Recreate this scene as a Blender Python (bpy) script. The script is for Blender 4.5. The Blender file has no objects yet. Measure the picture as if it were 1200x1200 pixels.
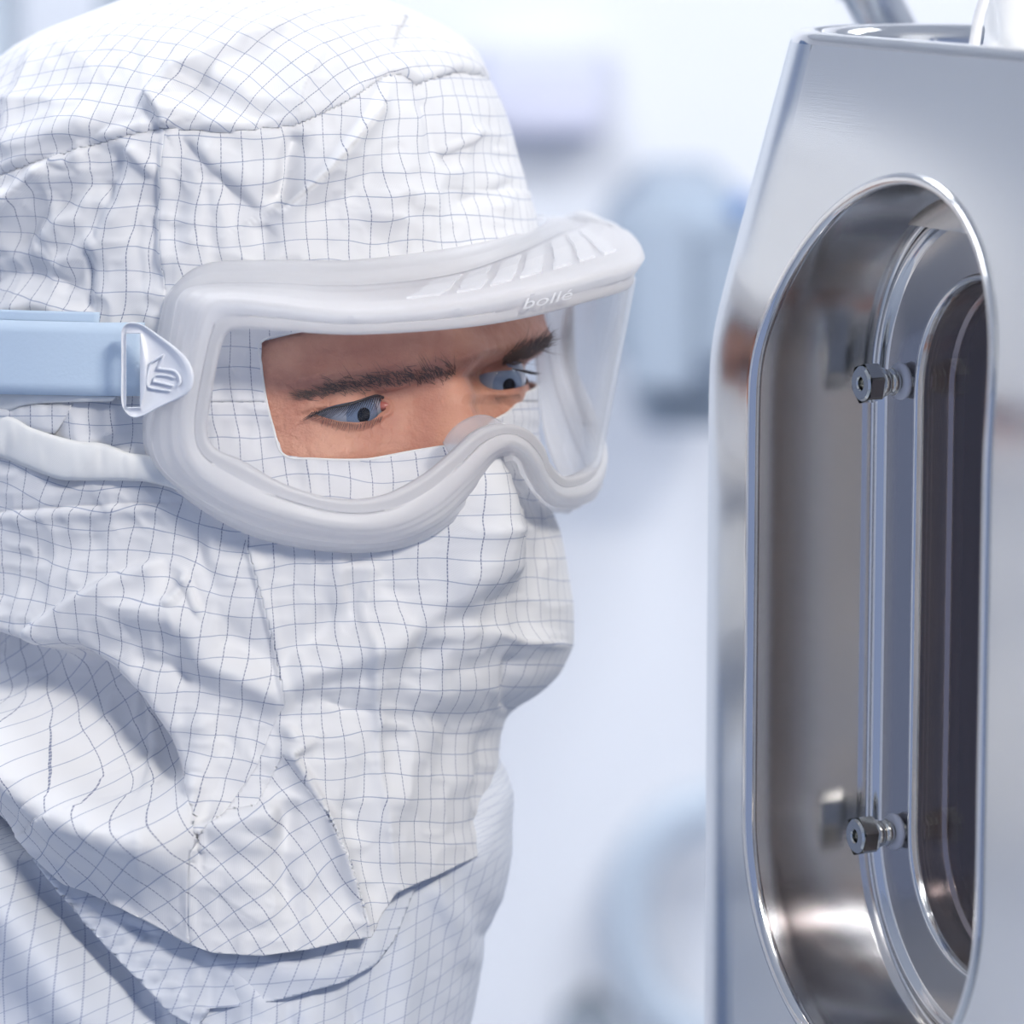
import bpy, math, random
import numpy as np
from mathutils import Vector, Matrix

# ------------------------------------------------------------------ camera, world, lights
SC = bpy.context.scene
COL = SC.collection
S = 0.31 / 1200            # metres per drawing unit at the focus plane
D = 1.30                   # camera distance to the reference plane
DP = D / S
CZ = 1.78                  # camera height
PITCH = math.radians(9)
FWD = np.array([0, math.cos(PITCH), -math.sin(PITCH)])
UP = np.array([0, math.sin(PITCH), math.cos(PITCH)])
RT = np.array([1.0, 0, 0])
CAM = np.array([0, -D, CZ])
cam = bpy.data.cameras.new('camera'); camo = bpy.data.objects.new('camera', cam); COL.objects.link(camo)
camo.location = CAM; camo.rotation_euler = (math.pi/2 - PITCH, 0, 0)
cam.lens = 36 * D / 0.31; cam.sensor_width = 36; cam.clip_start = 0.05; cam.clip_end = 50
cam.dof.use_dof = True; cam.dof.focus_distance = D - 0.078; cam.dof.aperture_fstop = 8
SC.camera = camo
SC.view_settings.view_transform = 'Standard'; SC.view_settings.look = 'None'
SC.view_settings.exposure = 0.0; SC.view_settings.gamma = 1.0
SC.view_settings.use_curve_mapping = False
w = bpy.data.worlds.new('world'); SC.world = w; w.use_nodes = True
w.node_tree.nodes['Background'].inputs[0].default_value = (0.50, 0.63, 1.0, 1)
w.node_tree.nodes['Background'].inputs[1].default_value = 0.50
def area(name, loc, target, size, power, color):
    l = bpy.data.lights.new(name, 'AREA'); l.shape = 'RECTANGLE'; l.size = size[0]; l.size_y = size[1]
    l.energy = power; l.color = color
    o = bpy.data.objects.new(name, l); COL.objects.link(o); o.location = loc
    o.rotation_euler = (Vector(target) - Vector(loc)).to_track_quat('-Z', 'Y').to_euler()
    return o
area('ceiling_lamp_light', (0.75, -1.55, 2.74), (-0.05, -0.05, 1.6), (0.36, 0.36), 52, (1.0, 0.93, 0.82))
area('ceiling_lamp_light', (-1.3, 0.2, 2.74), (-1.9, 0.4, 1.0), (0.6, 0.6), 24, (0.97, 0.97, 1.0))  # added, unseen lamp: brightens the left side that the steel front mirrors
area('ceiling_lamp_light', (0.9, 0.7, 2.74), (0.9, 1.3, 1.0), (0.6, 0.6), 21, (0.94, 0.96, 1.0))
area('ceiling_lamp_light', (-0.5, 0.7, 2.74), (-0.5, 1.3, 1.0), (0.6, 0.6), 21, (0.94, 0.96, 1.0))

def P(X, Y, d):
    """drawing units (right, down, away) -> metres"""
    X = np.asarray(X, float); Y = np.asarray(Y, float); d = np.asarray(d, float)
    X, Y, d = np.broadcast_arrays(X, Y, d)
    k = 1 + d / DP
    return (CAM + FWD * (D + d * S)[..., None] + RT * ((X - 600) * k * S)[..., None] + UP * ((600 - Y) * k * S)[..., None])

# ------------------------------------------------------------------ helpers
def tag(o, label=None, cat=None, group=None, kind=None):
    if label: o['label'] = label
    if cat: o['category'] = cat
    if group: o['group'] = group
    if kind: o['kind'] = kind
    return o
def empty(name, loc, label, cat, group=None):
    o = bpy.data.objects.new(name, None); COL.objects.link(o); o.location = loc; o.empty_display_size = 0.02
    return tag(o, label, cat, group)
def obj(name, V, F, mat, parent=None, smooth=True, uvs=None, solid=0.0, off=-1.0, mods=None):
    V = np.asarray(V, float)
    me = bpy.data.meshes.new(name)
    if isinstance(F, np.ndarray):
        n, k = F.shape
        me.vertices.add(len(V)); me.vertices.foreach_set('co', V.ravel())
        me.loops.add(n * k); me.loops.foreach_set('vertex_index', F.ravel().astype(np.int32))
        me.polygons.add(n); me.polygons.foreach_set('loop_start', np.arange(0, n * k, k, dtype=np.int32))
        try: me.polygons.foreach_set('loop_total', np.full(n, k, dtype=np.int32))
        except Exception: pass
        me.update(calc_edges=True)
    else:
        me.from_pydata([tuple(v) for v in V], [], [tuple(f) for f in F]); me.update()
    me.polygons.foreach_set('use_smooth', np.full(len(me.polygons), smooth))
    if uvs is not None:
        li = np.zeros(len(me.loops), dtype=np.int32); me.loops.foreach_get('vertex_index', li)
        for nm, uv in uvs.items():
            l = me.uv_layers.new(name=nm); l.data.foreach_set('uv', np.asarray(uv, dtype=np.float32)[li].ravel())
    me.validate()
    me.materials.append(mat)
    o = bpy.data.objects.new(name, me); COL.objects.link(o)
    if parent is not None:
        o.parent = parent
        bpy.context.view_layer.update()
        par = parent; off_loc = Vector((0, 0, 0))
        while par is not None: off_loc += par.location; par = par.parent
        o.location = -off_loc if parent.parent is None and parent.type == 'EMPTY' else -off_loc
    if solid:
        m = o.modifiers.new('thickness', 'SOLIDIFY'); m.thickness = solid; m.offset = off
    return o
def grid_faces(nr, nc, wrap=False):
    r = np.arange(nr - 1)[:, None]; c = np.arange(nc if wrap else nc - 1)[None, :]
    c2 = (c + 1) % nc
    return np.stack([r*nc + c, r*nc + c2, (r+1)*nc + c2, (r+1)*nc + c], -1).reshape(-1, 4)
def tris(F): return np.concatenate([F[:, [0, 1, 2]], F[:, [0, 2, 3]]])
def clip(A, F, s):
    """keep the part of a triangle mesh where s < 0; A holds per vertex data"""
    ins = s < 0; cnt = ins[F].sum(1)
    keep = [F[cnt == 3]]; mix = F[(cnt > 0) & (cnt < 3)]
    new = []; cache = {}; n0 = len(A); out = []
    def cut(a, b):
        k = (a, b) if a < b else (b, a)
        if k not in cache:
            t = s[k[0]] / (s[k[0]] - s[k[1]]); cache[k] = n0 + len(new); new.append(A[k[0]] * (1 - t) + A[k[1]] * t)
        return cache[k]
    for f in mix:
        poly = []
        for i in range(3):
            a, b = int(f[i]), int(f[(i+1) % 3])
            if ins[a]: poly.append(a)
            if ins[a] != ins[b]: poly.append(cut(a, b))
        for i in range(1, len(poly) - 1): out.append((poly[0], poly[i], poly[i+1]))
    if out: keep.append(np.array(out))
    F2 = np.concatenate(keep); A2 = np.vstack([A, np.array(new)]) if new else A
    used, inv = np.unique(F2, return_inverse=True)
    return A2[used], inv.reshape(F2.shape)
def seg_dist(X, Y, pts):
    """distance, signed side and length parameter against a polyline"""
    best = np.full(X.shape, 1e9); side = np.zeros(X.shape); par = np.zeros(X.shape)
    pts = np.asarray(pts, float); L = np.r_[0, np.cumsum(np.hypot(*np.diff(pts, axis=0).T))]
    for i in range(len(pts) - 1):
        ax, ay = pts[i]; bx, by = pts[i+1]; dx, dy = bx-ax, by-ay; l2 = dx*dx + dy*dy + 1e-9
        t = np.clip(((X-ax)*dx + (Y-ay)*dy) / l2, 0, 1)
        ex = X-ax-t*dx; ey = Y-ay-t*dy; ds = np.hypot(ex, ey); m = ds < best
        best = np.where(m, ds, best); side = np.where(m, np.sign(dx*(Y-ay) - dy*(X-ax)), side)
        par = np.where(m, (L[i] + t*(L[i+1]-L[i])) / L[-1], par)
    return best, side, par
def sd_poly(X, Y, poly):
    pts = list(poly) + [poly[0]]
    d, _, _ = seg_dist(X, Y, pts); ins = np.zeros(X.shape, bool)
    for (ax, ay), (bx, by) in zip(pts[:-1], pts[1:]):
        c = ((ay > Y) != (by > Y)) & (X < (bx-ax)*(Y-ay)/(by-ay+1e-12) + ax); ins ^= c
    return np.where(ins, -d, d)
RNG = np.random.RandomState(7); NT = RNG.rand(128, 128) * 2 - 1
def noise(x, y):
    xi = np.floor(x).astype(int); yi = np.floor(y).astype(int); fx = x-xi; fy = y-yi
    fx = fx*fx*fx*(fx*(fx*6-15)+10); fy = fy*fy*fy*(fy*(fy*6-15)+10)
    g = lambda i, j: NT[(xi+i) % 128, (yi+j) % 128]
    return (g(0,0)*(1-fx)*(1-fy) + g(1,0)*fx*(1-fy) + g(0,1)*(1-fx)*fy + g(1,1)*fx*fy)
def smooth_table(xs, ys, sig=14):
    gx = np.arange(-200, 1700, 2.0); gy = np.interp(gx, xs, ys)
    k = np.exp(-0.5*(np.arange(-60, 61, 2.0)/sig)**2); k /= k.sum()
    gs = np.convolve(np.pad(gy, 30, mode='edge'), k, mode='valid')
    return lambda v: np.interp(v, gx, gs)
def catmull(pts, n, cyclic=False):
    pts = np.asarray(pts, float); m = len(pts); out = []
    segs = m if cyclic else m - 1
    for q in np.linspace(0, segs, n, endpoint=not cyclic):
        i = min(int(q), segs - 1); t = q - i
        g = (lambda j: pts[j % m]) if cyclic else (lambda j: pts[min(max(j, 0), m-1)])
        p0, p1, p2, p3 = g(i-1), g(i), g(i+1), g(i+2)
        out.append(0.5*((2*p1) + (-p0+p2)*t + (2*p0-5*p1+4*p2-p3)*t*t + (-p0+3*p1-3*p2+p3)*t**3))
    return np.array(out)
def tube(pts, rad, n=10, cap=True, closed=False):
    pts = np.asarray(pts, float); m = len(pts); rad = np.broadcast_to(np.asarray(rad, float), (m,))
    V = []; prev = None
    for i in range(m):
        if closed: t = pts[(i+1) % m] - pts[i-1]
        else: t = pts[min(i+1, m-1)] - pts[max(i-1, 0)]
        t = t / (np.linalg.norm(t) + 1e-12)
        if prev is None:
            a = np.array([0, 0, 1.0]) if abs(t[2]) < .9 else np.array([1.0, 0, 0])
            u = np.cross(t, a)
        else: u = prev - t*np.dot(prev, t)
        u /= np.linalg.norm(u); v = np.cross(t, u); prev = u
        for k in range(n):
            a = 2*math.pi*k/n; V.append(pts[i] + rad[i]*(math.cos(a)*u + math.sin(a)*v))
    F = []
    for i in range(m if closed else m-1):
        j = (i+1) % m
        for k in range(n): F.append((i*n+k, i*n+(k+1) % n, j*n+(k+1) % n, j*n+k))
    if cap and not closed: F.append(tuple(range(n))[::-1]); F.append(tuple((m-1)*n+k for k in range(n)))
    return np.array(V), F
def box(c, sz, rz=0, bev=0.0):
    """box with chamfered vertical and horizontal edges"""
    x, y, z = sz[0]/2, sz[1]/2, sz[2]/2; b = min(bev, x*.9, y*.9, z*.9)
    V = []; F = []
    if b <= 0:
        V = [(i*x, j*y, k*z) for k in (-1, 1) for j in (-1, 1) for i in (-1, 1)]
        F = [(0,2,3,1), (4,5,7,6), (0,1,5,4), (2,6,7,3), (0,4,6,2), (1,3,7,5)]
    else:
        def ring(ix, iy, zz, r):
            return [(sx*(ix-r)+r*math.cos(a)*1.0, sy*(iy-r)+r*math.sin(a), zz)
                    for sx, sy, a0 in ((1,1,0), (-1,1,90), (-1,-1,180), (1,-1,270)) for a in [math.radians(a0+q) for q in (0, 30, 60, 90)]]
        rings = [ring(x-b, y-b, -z, b*.4), ring(x, y, -z+b, b), ring(x, y, z-b, b), ring(x-b, y-b, z, b*.4)]
        for r in rings: V += r
        n = 16
        for i in range(3):
            for k in range(n): F.append((i*n+k, i*n+(k+1) % n, (i+1)*n+(k+1) % n, (i+1)*n+k))
        F.append(tuple(range(n))[::-1]); F.append(tuple(3*n+k for k in range(n)))
    ca, sa = math.cos(rz), math.sin(rz)
    V = [(c[0]+a*ca-b_*sa, c[1]+a*sa+b_*ca, c[2]+e) for a, b_, e in V]
    return np.array(V), F
def join(parts):
    V = []; F = []; n = 0
    for v, f in parts:
        V.append(np.asarray(v)); F += [tuple(int(q)+n for q in ff) for ff in f]; n += len(v)
    return np.vstack(V), F

# ------------------------------------------------------------------ materials
def mat(name, col, rough=.5, metal=0.0, **kw):
    m = bpy.data.materials.new(name); m.use_nodes = True; b = m.node_tree.nodes['Principled BSDF']
    b.inputs['Base Color'].default_value = (*col, 1); b.inputs['Roughness'].default_value = rough; b.inputs['Metallic'].default_value = metal
    for k, v in kw.items(): b.inputs[k.replace('_', ' ')].default_value = v
    return m
def add_noise_bump(m, scale, strength, dist=0.0005, stretch=None):
    nt = m.node_tree; b = nt.nodes['Principled BSDF']
    tc = nt.nodes.new('ShaderNodeTexCoord'); mp = nt.nodes.new('ShaderNodeMapping'); n = nt.nodes.new('ShaderNodeTexNoise'); bp = nt.nodes.new('ShaderNodeBump')
    nt.links.new(tc.outputs['Object'], mp.inputs[0]); nt.links.new(mp.outputs[0], n.inputs['Vector'])
    if stretch: mp.inputs['Scale'].default_value = stretch
    n.inputs['Scale'].default_value = scale; n.inputs['Detail'].default_value = 4
    bp.inputs['Strength'].default_value = strength; bp.inputs['Distance'].default_value = dist
    nt.links.new(n.outputs[0], bp.inputs['Height']); nt.links.new(bp.outputs[0], b.inputs['Normal'])
    return n
def N(nt, typ, **kw):
    n = nt.nodes.new(typ)
    for k, v in kw.items(): setattr(n, k, v)
    return n
def math_node(nt, op, a, b=None, c=None):
    n = nt.nodes.new('ShaderNodeMath'); n.operation = op
    for i, v in enumerate((a, b, c)):
        if v is None: continue
        if isinstance(v, (int, float)): n.inputs[i].default_value = v
        else: nt.links.new(v, n.inputs[i])
    return n.outputs[0]
def cloth_material(name, base, line_v, line_h, lw=.028, grid=True):
    m = bpy.data.materials.new(name); m.use_nodes = True; nt = m.node_tree; b = nt.nodes['Principled BSDF']
    b.inputs['Roughness'].default_value = .75
    b.inputs['Specular IOR Level'].default_value = .25
    uv = N(nt, 'ShaderNodeUVMap', uv_map='weave'); sep = N(nt, 'ShaderNodeSeparateXYZ'); nt.links.new(uv.outputs[0], sep.inputs[0])
    u, v = sep.outputs[0], sep.outputs[1]
    fu = math_node(nt, 'ABSOLUTE', math_node(nt, 'SUBTRACT', math_node(nt, 'FRACT', u), .5))
    fv = math_node(nt, 'ABSOLUTE', math_node(nt, 'SUBTRACT', math_node(nt, 'FRACT', v), .5))
    lu = math_node(nt, 'LESS_THAN', fu, lw); lv = math_node(nt, 'LESS_THAN', fv, lw)
    dash = math_node(nt, 'GREATER_THAN', math_node(nt, 'FRACT', math_node(nt, 'MULTIPLY', v, 6.0)), .32)
    lu = math_node(nt, 'MULTIPLY', lu, math_node(nt, 'MULTIPLY_ADD', dash, .6, .4))
    mx1 = N(nt, 'ShaderNodeMix', data_type='RGBA'); mx1.inputs[6].default_value = (*base, 1); mx1.inputs[7].default_value = (*line_h, 1)
    nt.links.new(math_node(nt, 'MULTIPLY', lv, .75 if grid else 0.0), mx1.inputs[0])
    mx2 = N(nt, 'ShaderNodeMix', data_type='RGBA'); mx2.inputs[7].default_value = (*line_v, 1)
    nt.links.new(mx1.outputs[2], mx2.inputs[6]); nt.links.new(math_node(nt, 'MULTIPLY', lu, .8 if grid else 0.0), mx2.inputs[0])
    nt.links.new(mx2.outputs[2], b.inputs['Base Color'])
    # twill: fine relief along the diagonal of the weave
    tw = math_node(nt, 'SINE', math_node(nt, 'MULTIPLY', math_node(nt, 'ADD', u, v), 60.0))
    bp = N(nt, 'ShaderNodeBump'); bp.inputs['Strength'].default_value = .12; bp.inputs['Distance'].default_value = .0001
    nt.links.new(tw, bp.inputs['Height']); nt.links.new(bp.outputs[0], b.inputs['Normal'])
    tr = N(nt, 'ShaderNodeBsdfTranslucent'); tr.inputs[0].default_value = (.8, .86, .95, 1)
    ms = N(nt, 'ShaderNodeMixShader'); ms.inputs[0].default_value = .08
    out = nt.nodes['Material Output']; nt.links.new(b.outputs[0], ms.inputs[1]); nt.links.new(tr.outputs[0], ms.inputs[2]); nt.links.new(ms.outputs[0], out.inputs[0])
    return m
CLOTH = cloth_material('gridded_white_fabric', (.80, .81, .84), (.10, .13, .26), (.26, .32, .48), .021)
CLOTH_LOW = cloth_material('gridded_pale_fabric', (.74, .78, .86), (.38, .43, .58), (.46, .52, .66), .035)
TIE = cloth_material('plain_white_tape', (.86, .87, .87), (.8, .8, .8), (.8, .8, .8), grid=False)
def frosted(name, col, transp, rough=.35):
    m = bpy.data.materials.new(name); m.use_nodes = True; nt = m.node_tree; b = nt.nodes['Principled BSDF']
    b.inputs['Base Color'].default_value = (*col, 1); b.inputs['Roughness'].default_value = rough; b.inputs['IOR'].default_value = 1.42
    tl = N(nt, 'ShaderNodeBsdfTranslucent'); tl.inputs[0].default_value = (*col, 1)
    m1 = N(nt, 'ShaderNodeMixShader'); m1.inputs[0].default_value = .58
    nt.links.new(b.outputs[0], m1.inputs[1]); nt.links.new(tl.outputs[0], m1.inputs[2])
    tp = N(nt, 'ShaderNodeBsdfTransparent'); tp.inputs[0].default_value = (.97, .98, 1, 1)
    m2 = N(nt, 'ShaderNodeMixShader'); m2.inputs[0].default_value = transp
    nt.links.new(m1.outputs[0], m2.inputs[1]); nt.links.new(tp.outputs[0], m2.inputs[2])
    nt.links.new(m2.outputs[0], nt.nodes['Material Output'].inputs[0])
    return m
FROST = frosted('frosted_silicone', (.94, .94, .95), .2)
FROST_THIN = frosted('thin_clear_silicone', (.85, .86, .88), .62, .2)
CLIPM = mat('white_moulded_plastic', (.80, .83, .90), .3)
STRAP = mat('pale_blue_elastic', (.55, .68, .83), .8); add_noise_bump(STRAP, 900, .25, .0002)
def clear(name, tint=(1, 1, 1), ior=1.45, rough=.02):
    m = bpy.data.materials.new(name); m.use_nodes = True; nt = m.node_tree; nt.nodes.remove(nt.nodes['Principled BSDF'])
    tp = N(nt, 'ShaderNodeBsdfTransparent'); tp.inputs[0].default_value = (*tint, 1)
    gl = N(nt, 'ShaderNodeBsdfGlossy'); gl.inputs['Roughness'].default_value = rough
    lw = N(nt, 'ShaderNodeLayerWeight'); lw.inputs[0].default_value = .5   # facing: 0 head on, 1 at the rim, the same from both sides
    f0 = ((ior-1)/(ior+1))**2
    fac = math_node(nt, 'MULTIPLY_ADD', math_node(nt, 'POWER', lw.outputs['Facing'], 4.5), 1-f0, f0)
    ms = N(nt, 'ShaderNodeMixShader'); nt.links.new(fac, ms.inputs[0]); nt.links.new(tp.outputs[0], ms.inputs[1]); nt.links.new(gl.outputs[0], ms.inputs[2])
    nt.links.new(ms.outputs[0], nt.nodes['Material Output'].inputs[0])
    return m
LENS = clear('clear_polycarbonate', (.985, .985, .99), 1.33)
PANE = clear('vessel_glass', (.90, .86, .85), 1.6)
def steel(name, col, rough, sx=(1, 1, 60), bump=.05):
    m = mat(name, col, rough, 1.0); nt = m.node_tree
    n = add_noise_bump(m, 60, bump, .0003, sx)
    return m
STEEL = steel('brushed_steel', (.72, .74, .76), .24)
STEEL_IN = steel('satin_steel', (.66, .64, .63), .17, bump=.03)
POLISH = mat('polished_steel', (.78, .78, .78), .10, 1.0)
BOLT = mat('bolt_steel', (.72, .71, .66), .12, 1.0)
DARKIN = mat('warm_grey_vessel_inside', (.50, .43, .40), .55, .35)

# ------------------------------------------------------------------ shared head sections
CX = 290.0
YT = -26.0
_rr = smooth_table([-26, 0, 40, 95, 180, 225], [1.06, 1.07, 1.10, 1.0, .965, .99], 10)
_rl = smooth_table([-26, 0, 15, 40, 75, 150, 225], [1.0, .98, 1.0, 1.12, 1.13, 1.06, 1.08], 10)
_XR = smooth_table([225, 265, 300, 400, 520, 560, 600, 620, 660, 700, 735, 760, 790, 812, 828, 838, 860, 900, 950, 990, 1020, 1130],
                   [619, 630, 636, 632, 630, 636, 647, 655, 662, 667, 671, 669, 655, 632, 604, 592, 586, 584, 583, 582, 580, 575], 6)
_XL = smooth_table([225, 400, 600, 700, 800, 900, 1130], [-68, -80, -90, -110, -150, -200, -300], 20)
_B = smooth_table([225, 500, 600, 700, 800, 900, 1000, 1130], [332, 332, 335, 335, 325, 330, 345, 350], 20)
def ell(Y, H=251.0):
    t = np.clip((Y - YT) / H, 0, 1); return np.sqrt(np.clip(1 - (1 - t)**2, 0, 1))
def sec(Y):
    """right half width, left half width, near depth of the hood at drawing row Y"""
    Y = np.asarray(Y, float); e = ell(Y)
    ar = np.where(Y < 225, e*330*_rr(Y), _XR(Y) - CX); al = np.where(Y < 225, e*330*_rl(Y), CX - _XL(Y))
    b = np.where(Y < 225, e*332, _B(Y))
    return ar, al, b
def sstep(x, a, b):
    t = np.clip((x-a)/(b-a), 0, 1); return t*t*(3-2*t)
def nose(ph, Y):
    """bump of the nose, ph in degrees round the head, face axis near 43"""
    Yr = Y + .776*(ph - 22)
    a = np.interp(Yr, [380, 420, 455, 480, 520, 580, 640, 690, 720, 800], [0, 14, 26, 38, 58, 80, 85, 55, 25, 0])
    s = np.interp(Yr, [400, 470, 600, 800], [7.5, 6.5, 10, 14])
    return a*np.exp(-((ph - 43.5)/s)**2)
def phi_of(X, Y):
    ar, al, b = sec(Y); a = np.where(X > CX, ar, al); return np.degrees(np.arcsin(np.clip((X-CX)/a, -.999, .999)))
# ---- folds: ridges and valleys drawn on the cloth (right, down), widths and heights in drawing units
FOLDS = []
def ridge(pts, w, A, w2=None, sharp=False, taper=.18): FOLDS.append(('r', pts, w, w2 or w, A, sharp, taper))
def step(pts, A, w, fade, taper=.12): FOLDS.append(('s', pts, w, fade, A, False, taper))
SEAM = [(-120, 225), (0, 206), (60, 186), (120, 166), (160, 157), (195, 150), (225, 153), (262, 155), (310, 151), (345, 147), (400, 122), (430, 103), (450, 90), (470, 88), (488, 100), (512, 91), (540, 85), (560, 88), (580, 96), (600, 100), (900, 120)]
# crown
ridge(SEAM, 3, -5, sharp=True, taper=.001)
ridge([(x, y-7) for x, y in SEAM], 6, 4, taper=.001)
ridge([(196, 148), (190, 128), (178, 106), (205, 75), (262, 48), (330, 18), (390, -5)], 18, 18, 5)
step([(196, 150), (190, 128), (178, 106)], 14, 3, 30)
ridge([(205, 95), (250, 108), (290, 128), (330, 146)], 14, -10)
ridge([(195, 125), (240, 138), (290, 150)], 10, 8)
ridge([(345, 146), (352, 105), (372, 62), (408, 0)], 3, 4, sharp=True)
ridge([(345, 146), (352, 105), (372, 62), (408, 0)], 30, 6)
ridge([(300, 135), (270, 100), (240, 82)], 20, 8)
ridge([(456, 62), (465, 35), (476, 12)], 4, 6)
ridge([(490, 98), (470, 70), (458, 58)], 10, 7)
ridge([(500, 78), (540, 60), (570, 80)], 14, 6)
ridge([(10, 160), (20, 100), (45, 45)], 6, 6)
ridge([(0, 175), (60, 155), (120, 135)], 18, 9)
ridge([(30, 195), (80, 172), (130, 150)], 6, -6)
# brow panel right of the upright seam
ridge([(196, 150), (190, 205), (187, 265), (196, 335)], 4, 8, 14)
ridge([(452, 94), (436, 128), (410, 160), (372, 208), (340, 238), (306, 254)], 5, 26, 26, sharp=True)
ridge([(352, 150), (340, 185), (330, 225), (318, 246)], 15, -20)
ridge([(205, 156), (250, 205), (290, 240), (306, 256)], 22, -9, 8)
ridge([(225, 165), (290, 210), (340, 205)], 16, 8)
ridge([(250, 205), (262, 260), (262, 300)], 10, 5)
ridge([(230, 175), (232, 240), (222, 300)], 16, 8)
ridge([(306, 256), (310, 290), (300, 320)], 14, -6)
ridge([(495, 110), (500, 140), (510, 178), (540, 190)], 10, -7)
ridge([(470, 110), (480, 170), (460, 220), (430, 280)], 22, 7)
ridge([(520, 120), (560, 165), (585, 230), (590, 270)], 14, 6)
ridge([(560, 100), (600, 180), (618, 250)], 8, 5)
ridge([(515, 180), (545, 165), (560, 150)], 5, 6)
ridge([(540, 240), (580, 225), (610, 215)], 9, -5)
ridge([(420, 240), (470, 225), (520, 235)], 12, 4)
ridge([(350, 250), (400, 235), (450, 190)], 14, -5)
# side panel behind the seam
step([(158, 172), (142, 200), (122, 250), (106, 290), (112, 380)], -16, 5, 45)
ridge([(150, 172), (168, 190), (184, 205)], 9, 9)
ridge([(-20, 265), (20, 232), (55, 200), (68, 187)], 6, 13, 12)
ridge([(60, 185), (78, 192), (100, 178)], 6, 6)
ridge([(0, 290), (70, 240), (140, 208)], 20, -13)
ridge([(40, 285), (90, 240), (130, 225)], 14, 9)
ridge([(60, 325), (95, 290), (112, 275)], 12, 10)
ridge([(-30, 330), (40, 320), (90, 340)], 16, -10)
ridge([(-30, 370), (40, 355), (100, 372)], 10, 6)
ridge([(170, 215), (165, 270), (176, 350)], 16, -8)
ridge([(0, 215), (-20, 300)], 30, 10)
ridge([(100, 400), (90, 470), (110, 540)], 25, 6)
# below the goggles and at the cheek
ridge([(-100, 604), (0, 600), (80, 594), (150, 590), (215, 588)], 2.5, -3, sharp=True, taper=.001)
ridge([(-100, 612), (0, 608), (100, 602), (200, 596)], 7, 4)
ridge([(286, 622), (296, 660), (308, 705), (324, 765), (331, 825)], 3, 5, 9)
step([(18, 752), (40, 735), (72, 712), (120, 682), (168, 662), (196, 655)], 20, 3, 35)
ridge([(216, 672), (215, 690), (204, 704), (192, 706)], 5, 9)
ridge([(216, 672), (226, 700), (236, 722)], 4, 7)
ridge([(0, 690), (60, 650), (130, 625)], 22, -7)
ridge([(230, 620), (240, 660), (256, 700)], 10, -5)
ridge([(95, 745), (150, 722), (200, 722), (226, 742), (240, 775), (285, 796), (322, 816), (356, 790), (400, 775), (440, 756), (500, 708), (560, 664)], 20, 22, 26)
ridge([(240, 735), (300, 770), (330, 778), (380, 745), (440, 700)], 22, -9)
ridge([(150, 770), (200, 780), (232, 800)], 14, -10)
ridge([(400, 640), (395, 690), (415, 740)], 9, 5)
ridge([(440, 660), (470, 700), (480, 760)], 14, -5)
ridge([(432, 650), (424, 715), (432, 780), (440, 840), (441, 905), (452, 975), (466, 1040)], 6, 9, 14, sharp=True)
ridge([(500, 640), (530, 700), (530, 760), (500, 850)], 26, 7)
ridge([(560, 580), (600, 600), (640, 640), (662, 700), (665, 740)], 16, 7)
ridge([(590, 545), (615, 580), (640, 625)], 5, 7)
ridge([(430, 800), (475, 745), (530, 740), (600, 750), (668, 752)], 14, 9)
ridge([(600, 762), (596, 800), (592, 835)], 12, -12)
ridge([(560, 740), (600, 752), (668, 757)], 3, 5)
ridge([(380, 820), (405, 830), (440, 832)], 6, -5)
ridge([(500, 840), (480, 900), (460, 960)], 20, 8)
ridge([(540, 780), (550, 860), (540, 940)], 24, 6)
ridge([(575, 840), (560, 920), (570, 985)], 12, -7)
ridge([(360, 800), (300, 840), (250, 880)], 28, -8)
ridge([(240, 830), (236, 880), (230, 940)], 18, 12)
step([(238, 905), (232, 965), (270, 958), (300, 948), (330, 946)], 16, 3, 40)
ridge([(330, 850), (350, 870), (330, 895)], 7, 7)
ridge([(376, 860), (340, 885), (376, 945), (400, 1000), (418, 1050), (431, 1096)], 7, 16, 5, sharp=True)
ridge([(400, 925), (425, 990), (445, 1060)], 18, -8)
ridge([(345, 930), (330, 1000), (340, 1060)], 14, -8)
ridge([(300, 975), (290, 1030), (300, 1090)], 30, 12)
ridge([(225, 1005), (222, 1050), (225, 1095)], 5, 6)
ridge([(240, 960), (280, 965), (330, 950)], 26, 16)
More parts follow.
